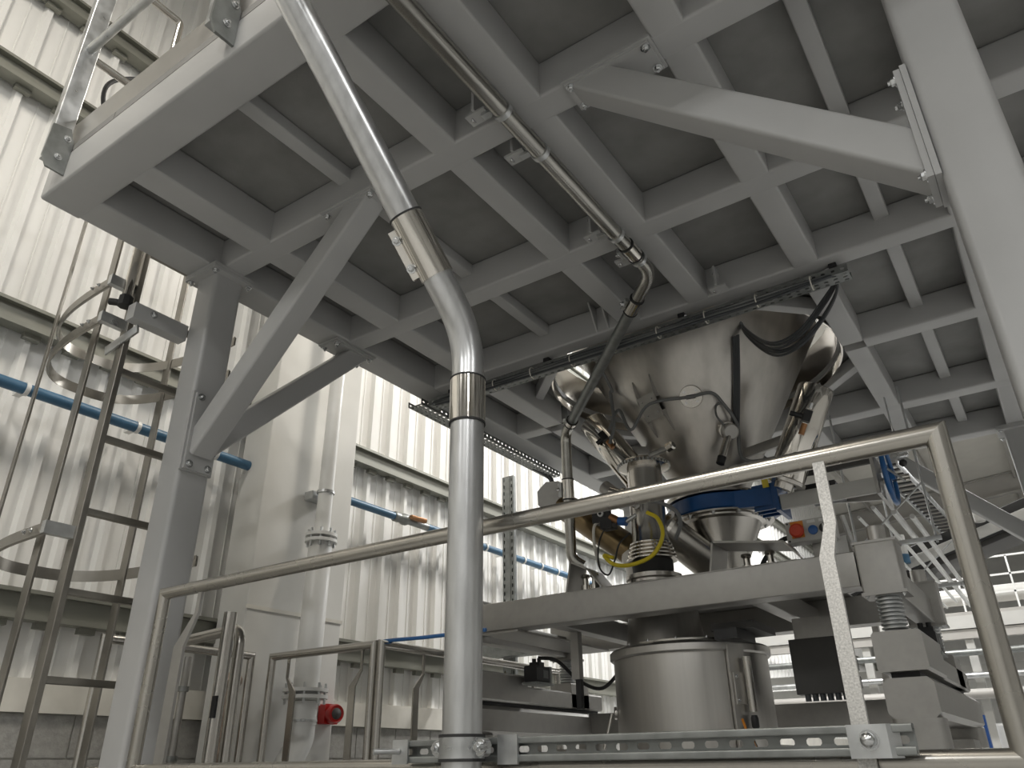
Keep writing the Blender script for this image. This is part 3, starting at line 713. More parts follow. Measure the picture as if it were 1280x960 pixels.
for k in range(3):
    a = 2*math.pi*k/3+.5; hw.bar((WXX, VY-.06, 1.55), (WXX, VY-.06+rr_*math.cos(a), 1.55+rr_*math.sin(a)), .02, .014, .003, upv=(1, 0, 0))
hw.cyl((WXX-.03, VY-.06, 1.55), (WXX+.03, VY-.06, 1.55), .03, n=18); hw.build('handwheel', 'wheel_blue', gv)
MB().cyl((WXX+.01, VY-.16, 1.56), (WXX+.09, VY-.16, 1.465), .007, n=10).build('crank_pin', 'galvanised', gv)
MB().lathe([(.006, -.022), (.02, -.012), (.024, 0), (.02, .012), (.006, .022)], (WXX+.10, VY-.16, 1.577), (1, 0, .2), 16).build('crank_knob', 'black', gv)
# outlet cone with branch
oc = thing('outlet_chute', (VX, VY, 1.0), 'stainless outlet cone below the blue valve with a side branch pipe', 'chute')
part('outlet_cone', 'stainless', oc, 'lathe', [(.30, .452), (.295, .44), (.265, .43), (.155, .20), (.155, 0)], (VX, VY, 1.0), (0, 0, 1), 48)
part('branch_pipe', 'stainless', oc, 'sweep', [(VX-.03, VY-.14, 1.13), (VX-.245, 4.57, 1.375)], .112, 36)
rb = V((VX-.245, 4.57, 1.375)); rd = (rb-V((VX-.03, VY-.14, 1.13))).normalized()
part('branch_clamp', 'polished', oc, 'ring', rb-rd*.012, rd, .138, .10, .026, 36)
MB().bar(rb+V((.095, -.02, .04)), rb+V((.13, -.03, .02)), .03, .05, .005).build('clamp_screw', 'chrome_bolt', oc)

# ================================================================== DOCKING MACHINE
DX, DY = -1.885, 4.64
SS = 'stainless_satin'
dm = thing('docking_frame', (DX, DY, FLOOR), 'satin stainless docking machine frame with jacking screws standing over the round bin', 'machine')
MB().bar((-3.02, 4.07, .835), (-.72, 4.07, .835), .14, .17, .006).build('front_beam', SS, dm)
MB().bar((-3.02, 5.27, .835), (-.72, 5.27, .835), .14, .17, .006).build('rear_beam', SS, dm)
for x in (-2.50, -1.26): MB().bar((x, 4.14, .81), (x, 5.2, .81), .09, .12, .006).build('tie_beam', SS, dm)
for x in (-3.12, -.62): MB().bar((x, 4.14, .79), (x, 5.2, .79), .10, .15, .006).build('side_beam', SS, dm)
MB().box((-2.56, 4.03, .921), (-1.00, 5.3, .929)).build('top_plate', SS, dm)
MB().box((-3.0, 4.02, .735), (-2.72, 5.2, .749)).build('under_plate', SS, dm)
for sx, x in ((1, -.62), (-1, -3.12)):
    for y in (4.07, 5.27):
        b = MB().bar((x, y, .715), (x, y, .945), .19, .16, .012, upv=(0, 1, 0)).build('jack_head', SS, dm)
        MB().box((x-.10, y-.085, .945), (x+.10, y+.085, .957)).build('cover_plate', SS, b)
        MB().box((x-.10, y-.085, .700), (x+.10, y+.085, .714)).build('cover_plate', SS, b)
        bolts(b, [(x+q*.08, y-.065, .699) for q in (-1, 1)], (0, 0, -1), .6)
        MB().lathe([(.043, .957), (.043, 1.035), (.038, 1.04)], (x+.01, y, 0), n=24).build('spindle_cap', 'stainless_drum', b)
        pr = []
        for k in range(9):
            z = .545+k*.0185; pr += [(.044, z), (.058, z+.005), (.058, z+.012), (.044, z+.0165)]
        MB().lathe(pr, (x, y, 0), n=24).build('screw_bellows', 'galvanised', b)
    # lower rails along the machine sides, with chamfered ends
    def rail(z0, z1, x0, x1, y0, y1, ch, nm):
        return MB().prism([(x0, y0, z0+ch), (x0+ch, y0, z0), (x1-ch, y0, z0), (x1, y0, z0+ch), (x1, y0, z1-ch), (x1-ch, y0, z1), (x0+ch, y0, z1), (x0, y0, z1-ch)], (0, y1-y0, 0)).build(nm, SS, dm)
    rail(.36, .535, x-.10, x+.115, 3.99, 4.55, .012, 'carriage'); rail(.36, .47, x-.08, x+.10, 4.55, 5.6, .01, 'carriage')
    rail(.36, .535, x-.08, x+.10, 5.15, 5.40, .01, 'carriage')
    rail(.165, .335, x-.10, x+.115, 4.02, 5.75, .024, 'guide_beam')
    MB().box((x-.06, 4.06, .333), (x+.06, 5.6, .362)).build('slide_track', 'black', dm)
    for y in (4.10, 5.62): MB().bar((x+.01, y, FLOOR), (x+.01, y, .166), .21, .17, .03, upv=(0, 1, 0)).build('leg', SS, dm)
    MB().box((x-.08, 5.2, -.3), (x+.09, 5.5, .10)).build('leg_panel', SS, dm)
# weigh-cell brackets on top of the frame
for x0, x1, y0, y1 in ((-2.42, -2.16, 4.10, 4.30), (-1.53, -.99, 4.18, 4.42)):
    b = MB(); b.prism([(x0, y0, .93), (x0+.04, y0, 1.13), (x0+.05, y0, 1.13), (x0+.012, y0, .93)], (0, y1-y0, 0)); b.prism([(x0+.04, y0, 1.12), (x1-.10, y0, 1.06), (x1-.10, y0, 1.072), (x0+.04, y0, 1.132)], (0, y1-y0, 0)); b.prism([(x1-.11, y0, 1.07), (x1, y0, .93), (x1+.012, y0, .93), (x1-.10, y0, 1.07)], (0, y1-y0, 0))
    b = b.build('load_cell_bracket', 'stainless_satin', dm)
    for k in (.35, .6): MB().lathe([(.03, .93), (.03, .99), (.018, .99), (.018, 1.03), (.03, 1.04), (.026, 1.055)], (x0+(x1-x0)*k, (y0+y1)/2, 0), n=16).build('load_cell', 'polished', b)
# bin neck and docking ring
MB().lathe([(.245, .60), (.235, .64), (.20, .93)], (-1.965, 4.50, 0), n=48).build('docking_spout', 'stainless_drum', dm)
MB().box((-1.60, 4.30, .66), (-1.36, 4.70, .70)).build('clamp_arm', 'panel_dark', dm); MB().box((-1.55, 4.2, .60), (-1.42, 4.5, .655)).build('clamp_arm', 'black', dm)
MB().box((-2.545, 4.35, .47), (-2.49, 4.40, .75)).build('sensor_post', 'stainless_satin', dm); MB().box((-2.525, 4.36, .30), (-2.49, 4.395, .47)).build('sensor_post', 'black', dm)
MB().bar((-3.02, 5.45, .265), (-.72, 5.45, .265), .12, .14, .008).build('cross_beam', SS, dm)
# servo motors
def servo(x, y, z, label):
    t = thing('servo_motor', (x, y, z), label, 'motor')
    MB().bar((x, y-.11, z+.055), (x, y+.05, z+.055), .10, .10, .012).build('body', 'black', t)
    MB().box((x-.052, y+.05, z+.003), (x+.052, y+.075, z+.107)).build('mounting_flange', 'galvanised_dull', t)
    MB().box((x-.04, y-.06, z+.105), (x+.04, y+.0, z+.13)).build('connector_block', 'black', t)
    for q in (-.02, .02): MB().cyl((x+q, y-.03, z+.13), (x+q, y-.03, z+.155), .014, n=12).build('connector', 'black', t)
    MB().box((x+.0505, y-.03, z+.03), (x+.0515, y+.03, z+.08)).build('rating_plate', 'cable_grey', t)
    MB().box((x-.06, y-.12, z-.012), (x+.06, y+.09, z+.003)).build('motor_bracket', 'galvanised_dull', t)
servo(-.56, 4.63, .485, 'black servo motor beside the screw bellows at the right end of the machine')
servo(-2.93, 4.58, .485, 'black servo motor on the left carriage of the machine')
tag(MB().sweep(curve([(-2.90, 4.52, .64), (-2.80, 4.60, .62), (-2.72, 4.75, .50), (-2.58, 4.80, .45), (-2.42, 4.78, .55)], 8), .012, 8).build('cable', 'black_rubber'), 'black cable running from the left servo motor to the bin', 'cable')

# ================================================================== ROUND BIN
bn = thing('round_bin', (DX, DY, FLOOR), 'round brushed stainless bin with clamp rim docked under the machine', 'bin')
BR = .455
part('shell', 'stainless_drum', bn, 'lathe', [(BR-.12, -.75), (BR, -.45), (BR, .575)], (DX, DY, 0), (0, 0, 1), 96)
part('lid', 'stainless_drum', bn, 'lathe', [(BR+.012, .555), (BR+.022, .565), (BR+.022, .60), (BR+.008, .612), (.36, .622), (.24, .66)], (DX, DY, 0), (0, 0, 1), 96)
part('lid_wire', 'stainless', bn, 'ring', (DX, DY, .628), (0, 0, 1), .395, .385, .010, 72)
for k in range(14):
    a = 2*math.pi*k/14; inst('bolt', BOLT, bn, (DX+.39*math.cos(a), DY+.39*math.sin(a), .637), (0, 0, 1), a, .55)
for a in (-.62, math.pi-.62):
    d = V((math.cos(a), math.sin(a), 0)); s_ = V((-d.y, d.x, 0)); p = V((DX, DY, 0))+d*(BR+.012)
    MB().bar(p+V((0, 0, -.45)), p+V((0, 0, .60)), .11, .02, .003, upv=tuple(d)).build('lifting_strap', 'stainless_drum', bn)
    h = MB().bar(p+d*.02+V((0, 0, .28)), p+d*.02+V((0, 0, .44)), .09, .016, .003, upv=tuple(d)).build('latch_plate', 'stainless_drum', bn)
    bolts(h, [p+d*.03-s_*.03+V((0, 0, .30)), p+d*.03-s_*.03+V((0, 0, .42))], d, .5)
    MB().cyl(p+d*.05+s_*.035+V((0, 0, .24)), p+d*.05+s_*.035+V((0, 0, .52)), .022, n=16).build('latch_cylinder', 'stainless', bn)
    MB().lathe([(.016, .16), (.02, .17), (.02, .21), (.015, .225)], p+d*.05+s_*.035, n=14).build('latch_tip', 'black', bn)
    o = MB().ring(p+d*.03+V((0, 0, .13)), tuple(d), .035, .018, .014, 20).build('shackle_ring', 'stainless', bn)
    MB().cyl(p+d*.05+V((0, 0, .13)), p+d*.10+s_*.03+V((0, 0, -.05)), .009, n=10).build('release_lever', 'polished', bn)
a = math.pi+.55; d = V((math.cos(a), math.sin(a), 0)); p = V((DX, DY, 0))+d*(BR+.004)
part('shackle_ring', 'stainless', bn, 'ring', p+V((0, 0, .27)), tuple(d), .035, .018, .014, 20)
MB().cyl(p+d*.03+V((0, 0, .27)), p+d*.07+V((-.02, 0, .08)), .009, n=10).build('release_lever', 'polished', bn)
for k in range(4):
    a = math.pi/4+k*math.pi/2; x, y = DX+.36*math.cos(a), DY+.36*math.sin(a)
    MB().bar((x, y, FLOOR), (x, y, -.55), .06, .06, .006).build('leg', SS, bn)
tag(MB().sweep(curve([(-1.46, 4.22, .20), (-1.43, 4.18, .12), (-1.42, 4.2, -.1)], 6), .007, 8).build('air_hose', 'orange'), 'thin orange hose hanging beside the bin latch', 'hose')

# ================================================================== FILLING TUBE with bellows
BX, BY = -1.968, 4.42
ft = thing('filling_tube', (BX, BY, .93), 'upright polished filling tube with ribbed bellows in front of the blue valve', 'tube')
pr = [(.172, .93), (.178, .94), (.178, .975), (.165, .985), (.165, 1.0), (.172, 1.01), (.172, 1.035), (.14, 1.04), (.13, 1.045)]
part('base_ring', 'stainless', ft, 'lathe', pr, (BX, BY, 0), (0, 0, 1), 56)
part('dark_membrane', 'black_rubber', ft, 'lathe', [(.125, 1.04), (.128, 1.10), (.128, 1.14)], (BX, BY, 0), (0, 0, 1), 48)
pr = []
for k in range(5):
    z = 1.125+k*.024; r = .158-.006*k; pr += [(r-.016, z), (r, z+.006), (r, z+.014), (r-.016, z+.021)]
part('bellows', 'polished', ft, 'lathe', pr, (BX, BY, 0), (0, 0, 1), 56)
part('tube', 'stainless', ft, 'lathe', [(.125, 1.24), (.118, 1.26), (.112, 1.30), (.112, 1.76)], (BX, BY, 0), (0, 0, 1), 48)
part('top_flange', 'polished', ft, 'lathe', [(.13, 1.74), (.165, 1.745), (.165, 1.765), (.15, 1.785), (.12, 1.79)], (BX, BY, 0), (0, 0, 1), 48)
ck = MB(); 
for k in range(40):
    a = 2*math.pi*k/40; ck.bar((BX+.168*math.cos(a), BY+.168*math.sin(a), 1.745), (BX+.168*math.cos(a), BY+.168*math.sin(a), 1.765), .016, .012, .003)
ck.build('bead_clamp', 'chrome_bolt', ft)
MB().bar((BX+.10, BY-.12, 1.775), (BX+.24, BY-.12, 1.80), .03, .03, .006).build('clamp_arm', 'stainless_satin', ft)
MB().lathe([(.02, -.02), (.03, -.01), (.03, .03), (.02, .04)], (BX+.24, BY-.12, 1.80), (1, -.3, .2), 8).build('clamp_nut', 'polished', ft)
# side branch pointing up left, burnt brown, with hexagonal end plate
b0, b1 = V((BX-.05, BY+.06, 1.14)), V((-2.82, 4.70, 1.76)); bd = (b1-b0).normalized()
part('branch_pipe', 'burnt_stainless', ft, 'sweep', [b0+bd*.12, b1], .098, 36)
part('branch_pipe', 'stainless_drum', ft, 'sweep', [b0-V((.0, 0, .2)), b0+bd*.13], .10, 36)
hx = MB(); hx.lathe([(.125, 0), (.125, .012)], b1+bd*.02+V((.07, -.13, -.03)), V((.42, -.85, -.25)), 8, a0=.39); hx.build('end_plate', 'stainless_satin', ft)
# small valve island in front of the tube
vi = thing('valve_manifold', (BX-.03, BY-.16, 1.28), 'cluster of small solenoid valves and fittings in front of the filling tube', 'valve')
c0 = V((BX-.06, BY-.15, 1.52))
part('nozzle', 'polished', vi, 'lathe', [(.045, 0), (.05, .01), (.05, .10), (.035, .11), (.035, .18)], c0+V((.06, -.02, -.03)), (-.75, -.1, .35), 24)
part('nozzle_clamp', 'chrome_bolt', vi, 'ring', c0+V((.08, -.02, -.035)), (-.75, -.1, .35), .06, .035, .02, 24)
MB().cyl(c0+V((-.16, 0, .10)), c0+V((-.02, -.02, -.03)), .045, n=22).build('actuator_body', 'stainless_satin', vi)
MB().box(c0+V((-.24, -.05, -.14)), c0+V((-.14, .03, -.05))).build('solenoid', 'black', vi); MB().box(c0+V((-.18, -.06, -.19)), c0+V((-.10, .02, -.12))).build('solenoid', 'black', vi)
MB().cyl(c0+V((-.175, -.051, -.09)), c0+V((-.175, -.062, -.09)), .02, n=20).build('port_cap', 'white_paint', vi); MB().cyl(c0+V((-.175, -.062, -.09)), c0+V((-.175, -.066, -.09)), .010, n=14).build('port_hole', 'black', vi)
MB().cyl(c0+V((-.11, -.04, -.12)), c0+V((-.05, -.05, -.16)), .024, n=16).build('fitting', 'brass', vi); MB().cyl(c0+V((-.05, -.05, -.16)), c0+V((.0, -.05, -.17)), .028, n=16).build('fitting', 'button_blue', vi)
MB().cyl(c0+V((.0, -.05, -.17)), c0+V((.07, -.05, -.14)), .013, n=12).build('fitting', 'galvanised', vi)
MB().cyl(c0+V((-.22, 0, -.02)), c0+V((-.18, -.03, .03)), .016, n=12).build('fitting', 'chrome_bolt', vi)
yh = [(BX+.08, BY-.19, 1.385), (BX+.15, BY-.20, 1.33), (BX+.175, BY-.21, 1.22), (BX+.11, BY-.23, 1.11), (BX-.02, BY-.24, 1.07), (BX-.15, BY-.22, 1.09), (BX-.23, BY-.20, 1.16), (BX-.17, BY-.19, 1.14)]
tag(MB().sweep(curve(yh, 10), .0125, 10).build('air_hose', 'yellow'), 'yellow air hose looping in front of the ribbed bellows', 'hose')
gh = [(BX-.25, BY-.17, 1.40), (BX-.30, BY-.18, 1.36), (BX-.315, BY-.16, 1.24), (BX-.31, BY-.12, 1.12)]
tag(MB().sweep(curve(gh, 8), .010, 8).build('air_hose', 'white_trim'), 'pale grey hose hanging left of the yellow hose', 'hose')
bh_ = [(BX-.20, BY-.19, 1.36), (BX-.26, BY-.20, 1.25), (BX-.27, BY-.20, 1.10), (BX-.21, BY-.20, 1.04), (BX-.16, BY-.20, 1.12), (BX-.12, BY-.20, 1.22), (BX-.05, BY-.18, 1.28)]
tag(MB().sweep(curve(bh_, 8), .0055, 8).build('cable', 'black_rubber'), 'thin black cable looping left of the yellow hose', 'cable')
gh = [(BX+.09, BY-.18, 1.46), (BX+.16, BY-.15, 1.44), (BX+.24, BY-.12, 1.38), (BX+.25, BY-.10, 1.30), (BX+.20, BY-.08, 1.22)]
tag(MB().sweep(curve(gh, 8), .013, 8).build('air_hose', 'cable_grey'), 'grey hose curving from the filling tube to the branch clamp', 'hose')

# ================================================================== CONTROL BOX
cb = thing('control_box', (-1.0, 4.42, 1.09), 'light grey control box with red stop button and blue push button', 'control box')
b = MB().bar((-1.125, 4.45, 1.165), (-.86, 4.45, 1.165), .09, .125, .008).build('enclosure', 'enclosure_grey', cb)
fy = 4.405
MB().box((-1.095, fy-.004, 1.128), (-1.025, fy, 1.222)).build('warning_plate', 'orange', b)
MB().lathe([(.022, 0), (.022, .012), (.040, .014), (.040, .026), (.030, .034)], (-1.06, fy-.003, 1.165), (0, -1, 0), 24).build('stop_button', 'red_button', b)
MB().lathe([(.026, 0), (.026, .010), (.021, .013)], (-.975, fy, 1.160), (0, -1, 0), 22).build('push_button', 'button_blue', b)
MB().lathe([(.026, 0), (.026, .012), (.019, .015)], (-.915, fy, 1.162), (0, -1, 0), 22).build('selector_switch', 'black', b)
MB().box((-.919, fy-.024, 1.142), (-.911, fy-.014, 1.182)).build('selector_lever', 'white_paint', b)
for x in (-.98, -.915): MB().box((x-.022, fy-.002, 1.203), (x+.022, fy, 1.219)).build('legend_plate', 'white_paint', b)
for x in (-1.112, -.873):
    for z in (1.115, 1.215): MB().cyl((x, fy+.001, z), (x, fy-.002, z), .006, n=10).build('cover_screw', 'panel_dark', b)
MB().bar((-.99, 4.50, 1.12), (-.99, 4.50, .925), .05, .03, .003, upv=(0, 1, 0)).build('support_post', 'stainless_satin', cb)
MB().cyl((-1.125, 4.45, 1.15), (-1.16, 4.45, 1.145), .014, n=12).build('cable_gland', 'black', cb)
tag(MB().sweep(curve([(-1.16, 4.45, 1.145), (-1.21, 4.44, 1.11), (-1.28, 4.42, 1.03), (-1.31, 4.42, .96)], 8), .014, 10).build('cable', 'cable_dark'), 'dark cable dropping from the control box into the machine frame', 'cable')
tag(MB().bar((-.79, 4.55, .93), (-.85, 4.62, 1.27), .022, .022, .003).build('support_rod', 'white_paint'), 'slim white rod leaning behind the control box', 'rod')
# dark terminal cabinet under the frame
tc = thing('terminal_cabinet', (-1.12, 4.62, .30), 'dark terminal cabinet with cable glands beneath, right of the bin', 'cabinet')
MB().bar((-1.27, 4.66, .475), (-.97, 4.66, .475), .10, .29, .006).build('enclosure', 'panel_dark', tc)
for k in range(6): MB().cyl((-1.22+k*.04, 4.64, .33), (-1.22+k*.04, 4.64, .295), .016, n=10).build('cable_gland', 'cable_dark', tc)
for z in (.38, .47): MB().box((-.968, 4.63, z-.03), (-.94, 4.70, z+.03)).build('hinge_block', 'black', tc)
MB().box((-1.24, 4.64, .62), (-1.0, 4.70, .735)).build('hanger', 'stainless_satin', tc)

# ================================================================== CABLE TRAYS
def tray(name, a, b, wv, label, hgt=.045, pit=.05, m='galvanised_dull'):
    """perforated tray from a to b; wv = width vector"""
    a, b, wv = V(a), V(b), V(wv); L_ = (b-a).length; d = (b-a)/L_; n_ = int(L_/pit)
    t = MB(); t.holed(a, d*(L_/n_), wv/3, n_, 3, .45, .35, (0, 0, .0015))
    for q, s_ in ((a, -1), (a+wv, 1)): t.holed(q, d*(L_/n_), V((0, 0, hgt)), n_, 1, .42, .30, wv.normalized()*s_*.0015)
    return tag(t.build(name, m), label, 'cable tray')
tray('cable_tray', (-3.34, 3.775, 2.325), (-.41, 3.775, 2.325), (0, .10, 0), 'long perforated cable tray under the cross beam in front of the hopper')
tray('cable_tray', (-3.43, 3.70, 2.315), (-3.43, 5.6, 2.315), (.12, 0, 0), 'perforated cable tray under the mezzanine edge beam near the cladding wall')
for i, (x) in enumerate((-3.1, -2.3, -1.35, -.48)):
    t = MB().box((x-.02, 3.77, 2.372), (x+.02, 3.88, 2.398)); tag(t.build('tray_bracket', 'black'), 'small black bracket holding the long cable tray to the beam', 'bracket', 'tray brackets under the beam')
for k in range(5):
    y = 3.765-.004*k; z = 2.325-.011*k
    pts = [(-3.30+.05*k, 3.80, 2.335)]+[(-3.2+i*.28, y-.012+random.uniform(-.006, .006), z+.004+random.uniform(-.006, .004)) for i in range(10)]+[(-.44, 3.80, 2.345)]
    tag(MB().sweep(curve(pts, 4), .009, 7).build('cable', 'cable_grey' if k % 2 else 'cable_dark'), ('grey' if k % 2 else 'dark')+' cable strapped along the underside of the long cable tray', 'cable', 'cables along the long tray')
tie = MB().ring((0, 0, 0), (1, 0, 0), .040, .036, .006, 14); TIE = tie.mesh('cable_tie'); TIE.materials.append(MAT['white_trim'])
for k in range(9):
    o = bpy.data.objects.new('cable_tie', TIE); col.objects.link(o); o.location = (-3.0+.3*k, 3.758, 2.308); tag(o, 'pale cable tie round the cables of the long tray', 'cable tie', 'cable ties on the long tray')
tag(MB().sweep(curve([(-3.40, 5.3, 2.335), (-3.40, 5.58, 2.31), (-3.46, 5.70, 2.20), (-3.62, 5.80, 2.10), (-3.9, 5.95, 2.08)], 8), .022, 10).build('cable', 'black_rubber'), 'thick black cable drooping from the tray end to the slotted post', 'cable')
# slotted strut posts by the wall
sp = thing('strut_post', (-4.15, 6.0, FLOOR), 'pair of slotted galvanised strut posts standing near the cladding wall', 'post')
for x in (-4.19, -4.10):
    c = MB(); n_ = 60; c.holed((x-.022, 5.98, FLOOR), (.044, 0, 0), (0, 0, 4.2/n_), 1, n_, .3, .55, (0, .002, 0))
    c.box((x-.022, 5.982, FLOOR), (x-.019, 6.02, 2.6)); c.box((x+.019, 5.982, FLOOR), (x+.022, 6.02, 2.6)); c.box((x-.022, 6.018, FLOOR), (x+.022, 6.021, 2.6))
    c.build('slotted_upright', 'galvanised_dull', sp)
MB().box((-4.17, 5.975, FLOOR), (-4.12, 6.03, 2.6)).build('spacer_bar', 'galvanised_dull', sp)
tray('cable_tray', (-4.62, 5.80, .86), (-3.10, 5.80, .86), (0, .12, 0), 'low perforated cable tray behind the tube guardrails at the strut posts', hgt=.13, pit=.035)

# ================================================================== WALL PIPEWORK AND FITTINGS
bp = thing('building_column', (-4.55, 3.75, FLOOR), 'broad off-white boxed building column standing against the cladding wall', 'column')
MB().bar((-4.56, 3.72, FLOOR), (-4.56, 3.72, 6.4), .30, .86, .01, upv=(0, 1, 0)).build('casing', 'render_white', bp)
MB().box((-4.41, 3.285, .96), (-4.403, 4.155, .985)).build('joint_strip', 'white_trim', bp)
MB().bar((-4.66, 4.24, FLOOR), (-4.66, 4.24, 6.4), .10, .14, .004, upv=(0, 1, 0)).build('flange', 'render_white', bp)
dp = thing('downpipe', (-4.26, 3.74, FLOOR), 'white flanged downpipe standing before the off-white building column', 'pipe')
wx, wy = -4.235, 3.72
part('upper_pipe', 'white_paint', dp, 'lathe', [(.056, 1.50), (.056, 6.2)], (wx, wy, 0), (0, 0, 1), 28)
part('lower_pipe', 'white_paint', dp, 'lathe', [(.085, .40), (.085, 1.42), (.065, 1.47)], (wx, wy, 0), (0, 0, 1), 32)
for z, r in ((1.47, .115), (.42, .15)):
    for q in (0, .042):
        o = part('flange', 'white_paint', dp, 'ring', (wx, wy, z+q-.012), (0, 0, 1), r, .05, .022, 32)
    for k in range(8):
        a = 2*math.pi*k/8; MB().cyl((wx+(r-.022)*math.cos(a), wy+(r-.022)*math.sin(a), z-.045), (wx+(r-.022)*math.cos(a), wy+(r-.022)*math.sin(a), z+.085), .009, n=8).build('flange_bolt', 'galvanised', dp)
part('reducer', 'white_paint', dp, 'lathe', [(.09, .25), (.085, .395)], (wx, wy, 0), (0, 0, 1), 28)
part('foot_bend', 'white_paint', dp, 'sweep', fillet([(wx, wy, .26), (wx, wy, .16), (wx+.10, wy-.55, -.6)], .15), .085, 28)
part('pipe_band', 'galvanised', dp, 'ring', (wx, wy, .27), (0, 0, 1), .096, .08, .012, 28); part('pipe_band', 'galvanised', dp, 'ring', (wx, wy, 1.83), (0, 0, 1), .066, .05, .02, 28)
MB().box((-4.40, 3.66, 1.80), (-4.31, 3.84, 1.86)).build('pipe_bracket', 'galvanised', dp)
sr = thing('alarm_sounder', (-4.30, 4.08, .33), 'red round alarm sounder on the side of the building column', 'alarm')
MB().bar((-4.408, 4.07, .335), (-4.34, 4.07, .335), .13, .13, .012).build('base_box', 'red', sr)
MB().lathe([(.056, 0), (.062, .01), (.062, .065), (.055, .08), (.048, .075)], (-4.345, 4.07, .335), (1, -.25, 0), 28).build('sounder_horn', 'red', sr)
MB().lathe([(.046, .068), (.03, .082), (.0, .09)], (-4.345, 4.07, .335), (1, -.25, 0), 24).build('sounder_cap', 'panel_dark', sr)
# blue compressed air pipes along the wall
ba = thing('air_pipe', (-4.62, 1.0, 1.99), 'blue compressed air pipe clipped along the wall before the building column', 'pipe')
part('pipe', 'blue_pipe', ba, 'sweep', [(-4.62, -3, 2.01), (-4.62, 3.3, 2.01)], .036, 18)
bb = thing('air_pipe', (-4.62, 6.0, 1.99), 'blue compressed air pipe clipped along the wall beyond the building column', 'pipe')
part('pipe', 'blue_pipe', bb, 'sweep', [(-4.62, 4.2, 2.01), (-4.62, 4.88, 2.01)], .034, 18)
part('pipe', 'blue_pipe', bb, 'sweep', [(-4.62, 5.32, 2.01), (-4.62, 24, 2.01)], .034, 18)
part('ball_valve', 'galvanised_dull', bb, 'lathe', [(.038, 0), (.046, .01), (.046, .06), (.034, .07), (.052, .12), (.052, .16), (.034, .20), (.034, .46)], (-4.62, 4.87, 2.01), (0, 1, 0), 18)
MB().bar((-4.57, 5.04, 2.03), (-4.55, 5.22, 2.03), .05, .04, .01).build('valve_lever', 'brass', bb)
clp = MB(); clp.box((-.12, -.02, -.015), (-.03, .02, .01)); clp.ring((0, -.012, 0), (0, 1, 0), .042, .036, .024, 14); CLP = clp.mesh('pipe_clip'); CLP.materials.append(MAT['white_paint'])
for y in (-.4, .3, 1.0, 1.7, 2.4, 3.0): inst('pipe_clip', CLP, ba, (-4.62, y, 2.01))
for k in range(12): inst('pipe_clip', CLP, bb, (-4.62, 5.55+.35*k, 2.01))
bt = MB().sweep(curve([(-3.40, 3.44, .632), (-3.30, 3.46, .665), (-3.0, 3.46, .66), (-2.75, 3.44, .655), (-2.55, 3.46, .66)], 6), .011, 10)
bt = tag(bt.build('air_hose', 'blue_hose'), 'thin bright blue hose lying level along the guardrail top', 'hose')
tag(MB().bar((-3.335, 3.425, .56), (-3.335, 3.425, .66), .02, .02, .004).build('hose_clip', 'black'), 'black clip holding the bright blue hose to the guardrail', 'clip')
iw = MB(); pts = curve([(-4.40, 3.30, .50), (-4.38, 3.18, .49), (-4.30, 3.12, .30), (-4.29, 3.14, .10), (-4.32, 3.10, -.2), (-4.32, 3.1, -.6)], 5)
iw.sweep(pts, [.035+.018*random.random() for _ in pts], 9); tag(iw.build('lagged_pipe', 'insulation_foil'), 'crumpled brown lagging hanging at the foot of the building column', 'pipe')
cd = thing('wall_conduit', (-4.55, 2.0, FLOOR), 'slim vertical conduit with clips low on the block base near the ladder', 'conduit')
part('tube', 'stainless_satin', cd, 'sweep', [(-4.45, 2.95, FLOOR), (-4.45, 2.95, .62)], .022, 14)
for z in (.04, .42): part('clip', 'galvanised_dull', cd, 'ring', (-4.45, 2.95, z), (0, 0, 1), .033, .022, .03, 14)

# ================================================================== BACKGROUND, RIGHT
# inclined belt conveyor
cv = thing('belt_conveyor', (-.3, 6.5, 1.2), 'inclined black belt conveyor with light grey side rail behind the machine', 'conveyor')
a_, b_ = V((-1.70, 8.15, 1.50)), V((1.8, 8.15, 2.52)); d = (b_-a_).normalized()
MB().bar(a_, b_, .55, .09, .01).build('belt', 'black_rubber', cv)
for y in (-.32, .32): MB().bar(a_+V((0, y, -.10)), b_+V((0, y, -.10)), .03, .09, .003).build('side_rail', 'enclosure_grey', cv)
MB().bar(a_+V((0, 0, -.18)), b_+V((0, 0, -.18)), .5, .05, .01).build('return_belt', 'panel_dark', cv)
for t in (.75, 1.45): MB().cyl(a_+d*t+V((0, -.36, -.02)), a_+d*t+V((0, -.36, .16)), .045, n=18).build('guide_roller', 'enclosure_grey', cv)
MB().cyl(a_+d*.75+V((0, -.365, -.10)), a_+d*.75+V((0, -.365, -.02)), .047, n=18).build('roller_foot', 'blue_pipe', cv)
mo = MB(); mo.cyl(a_+d*.42+V((0, -.33, -.22)), a_+d*.60+V((0, -.33, -.20)), .06, n=20); mo.build('drive_motor', 'stainless_satin', cv); MB().cyl(a_+d*.60+V((0, -.33, -.20)), a_+d*.72+V((0, -.33, -.19)), .045, n=20).build('motor_flange', 'brass', cv)
for t in (.3, 2.3): MB().bar(V((a_+d*t).xy.to_3d())+V((0, 0, FLOOR)), a_+d*t+V((0, 0, -.2)), .06, .06, .005).build('leg', 'stainless_satin', cv)
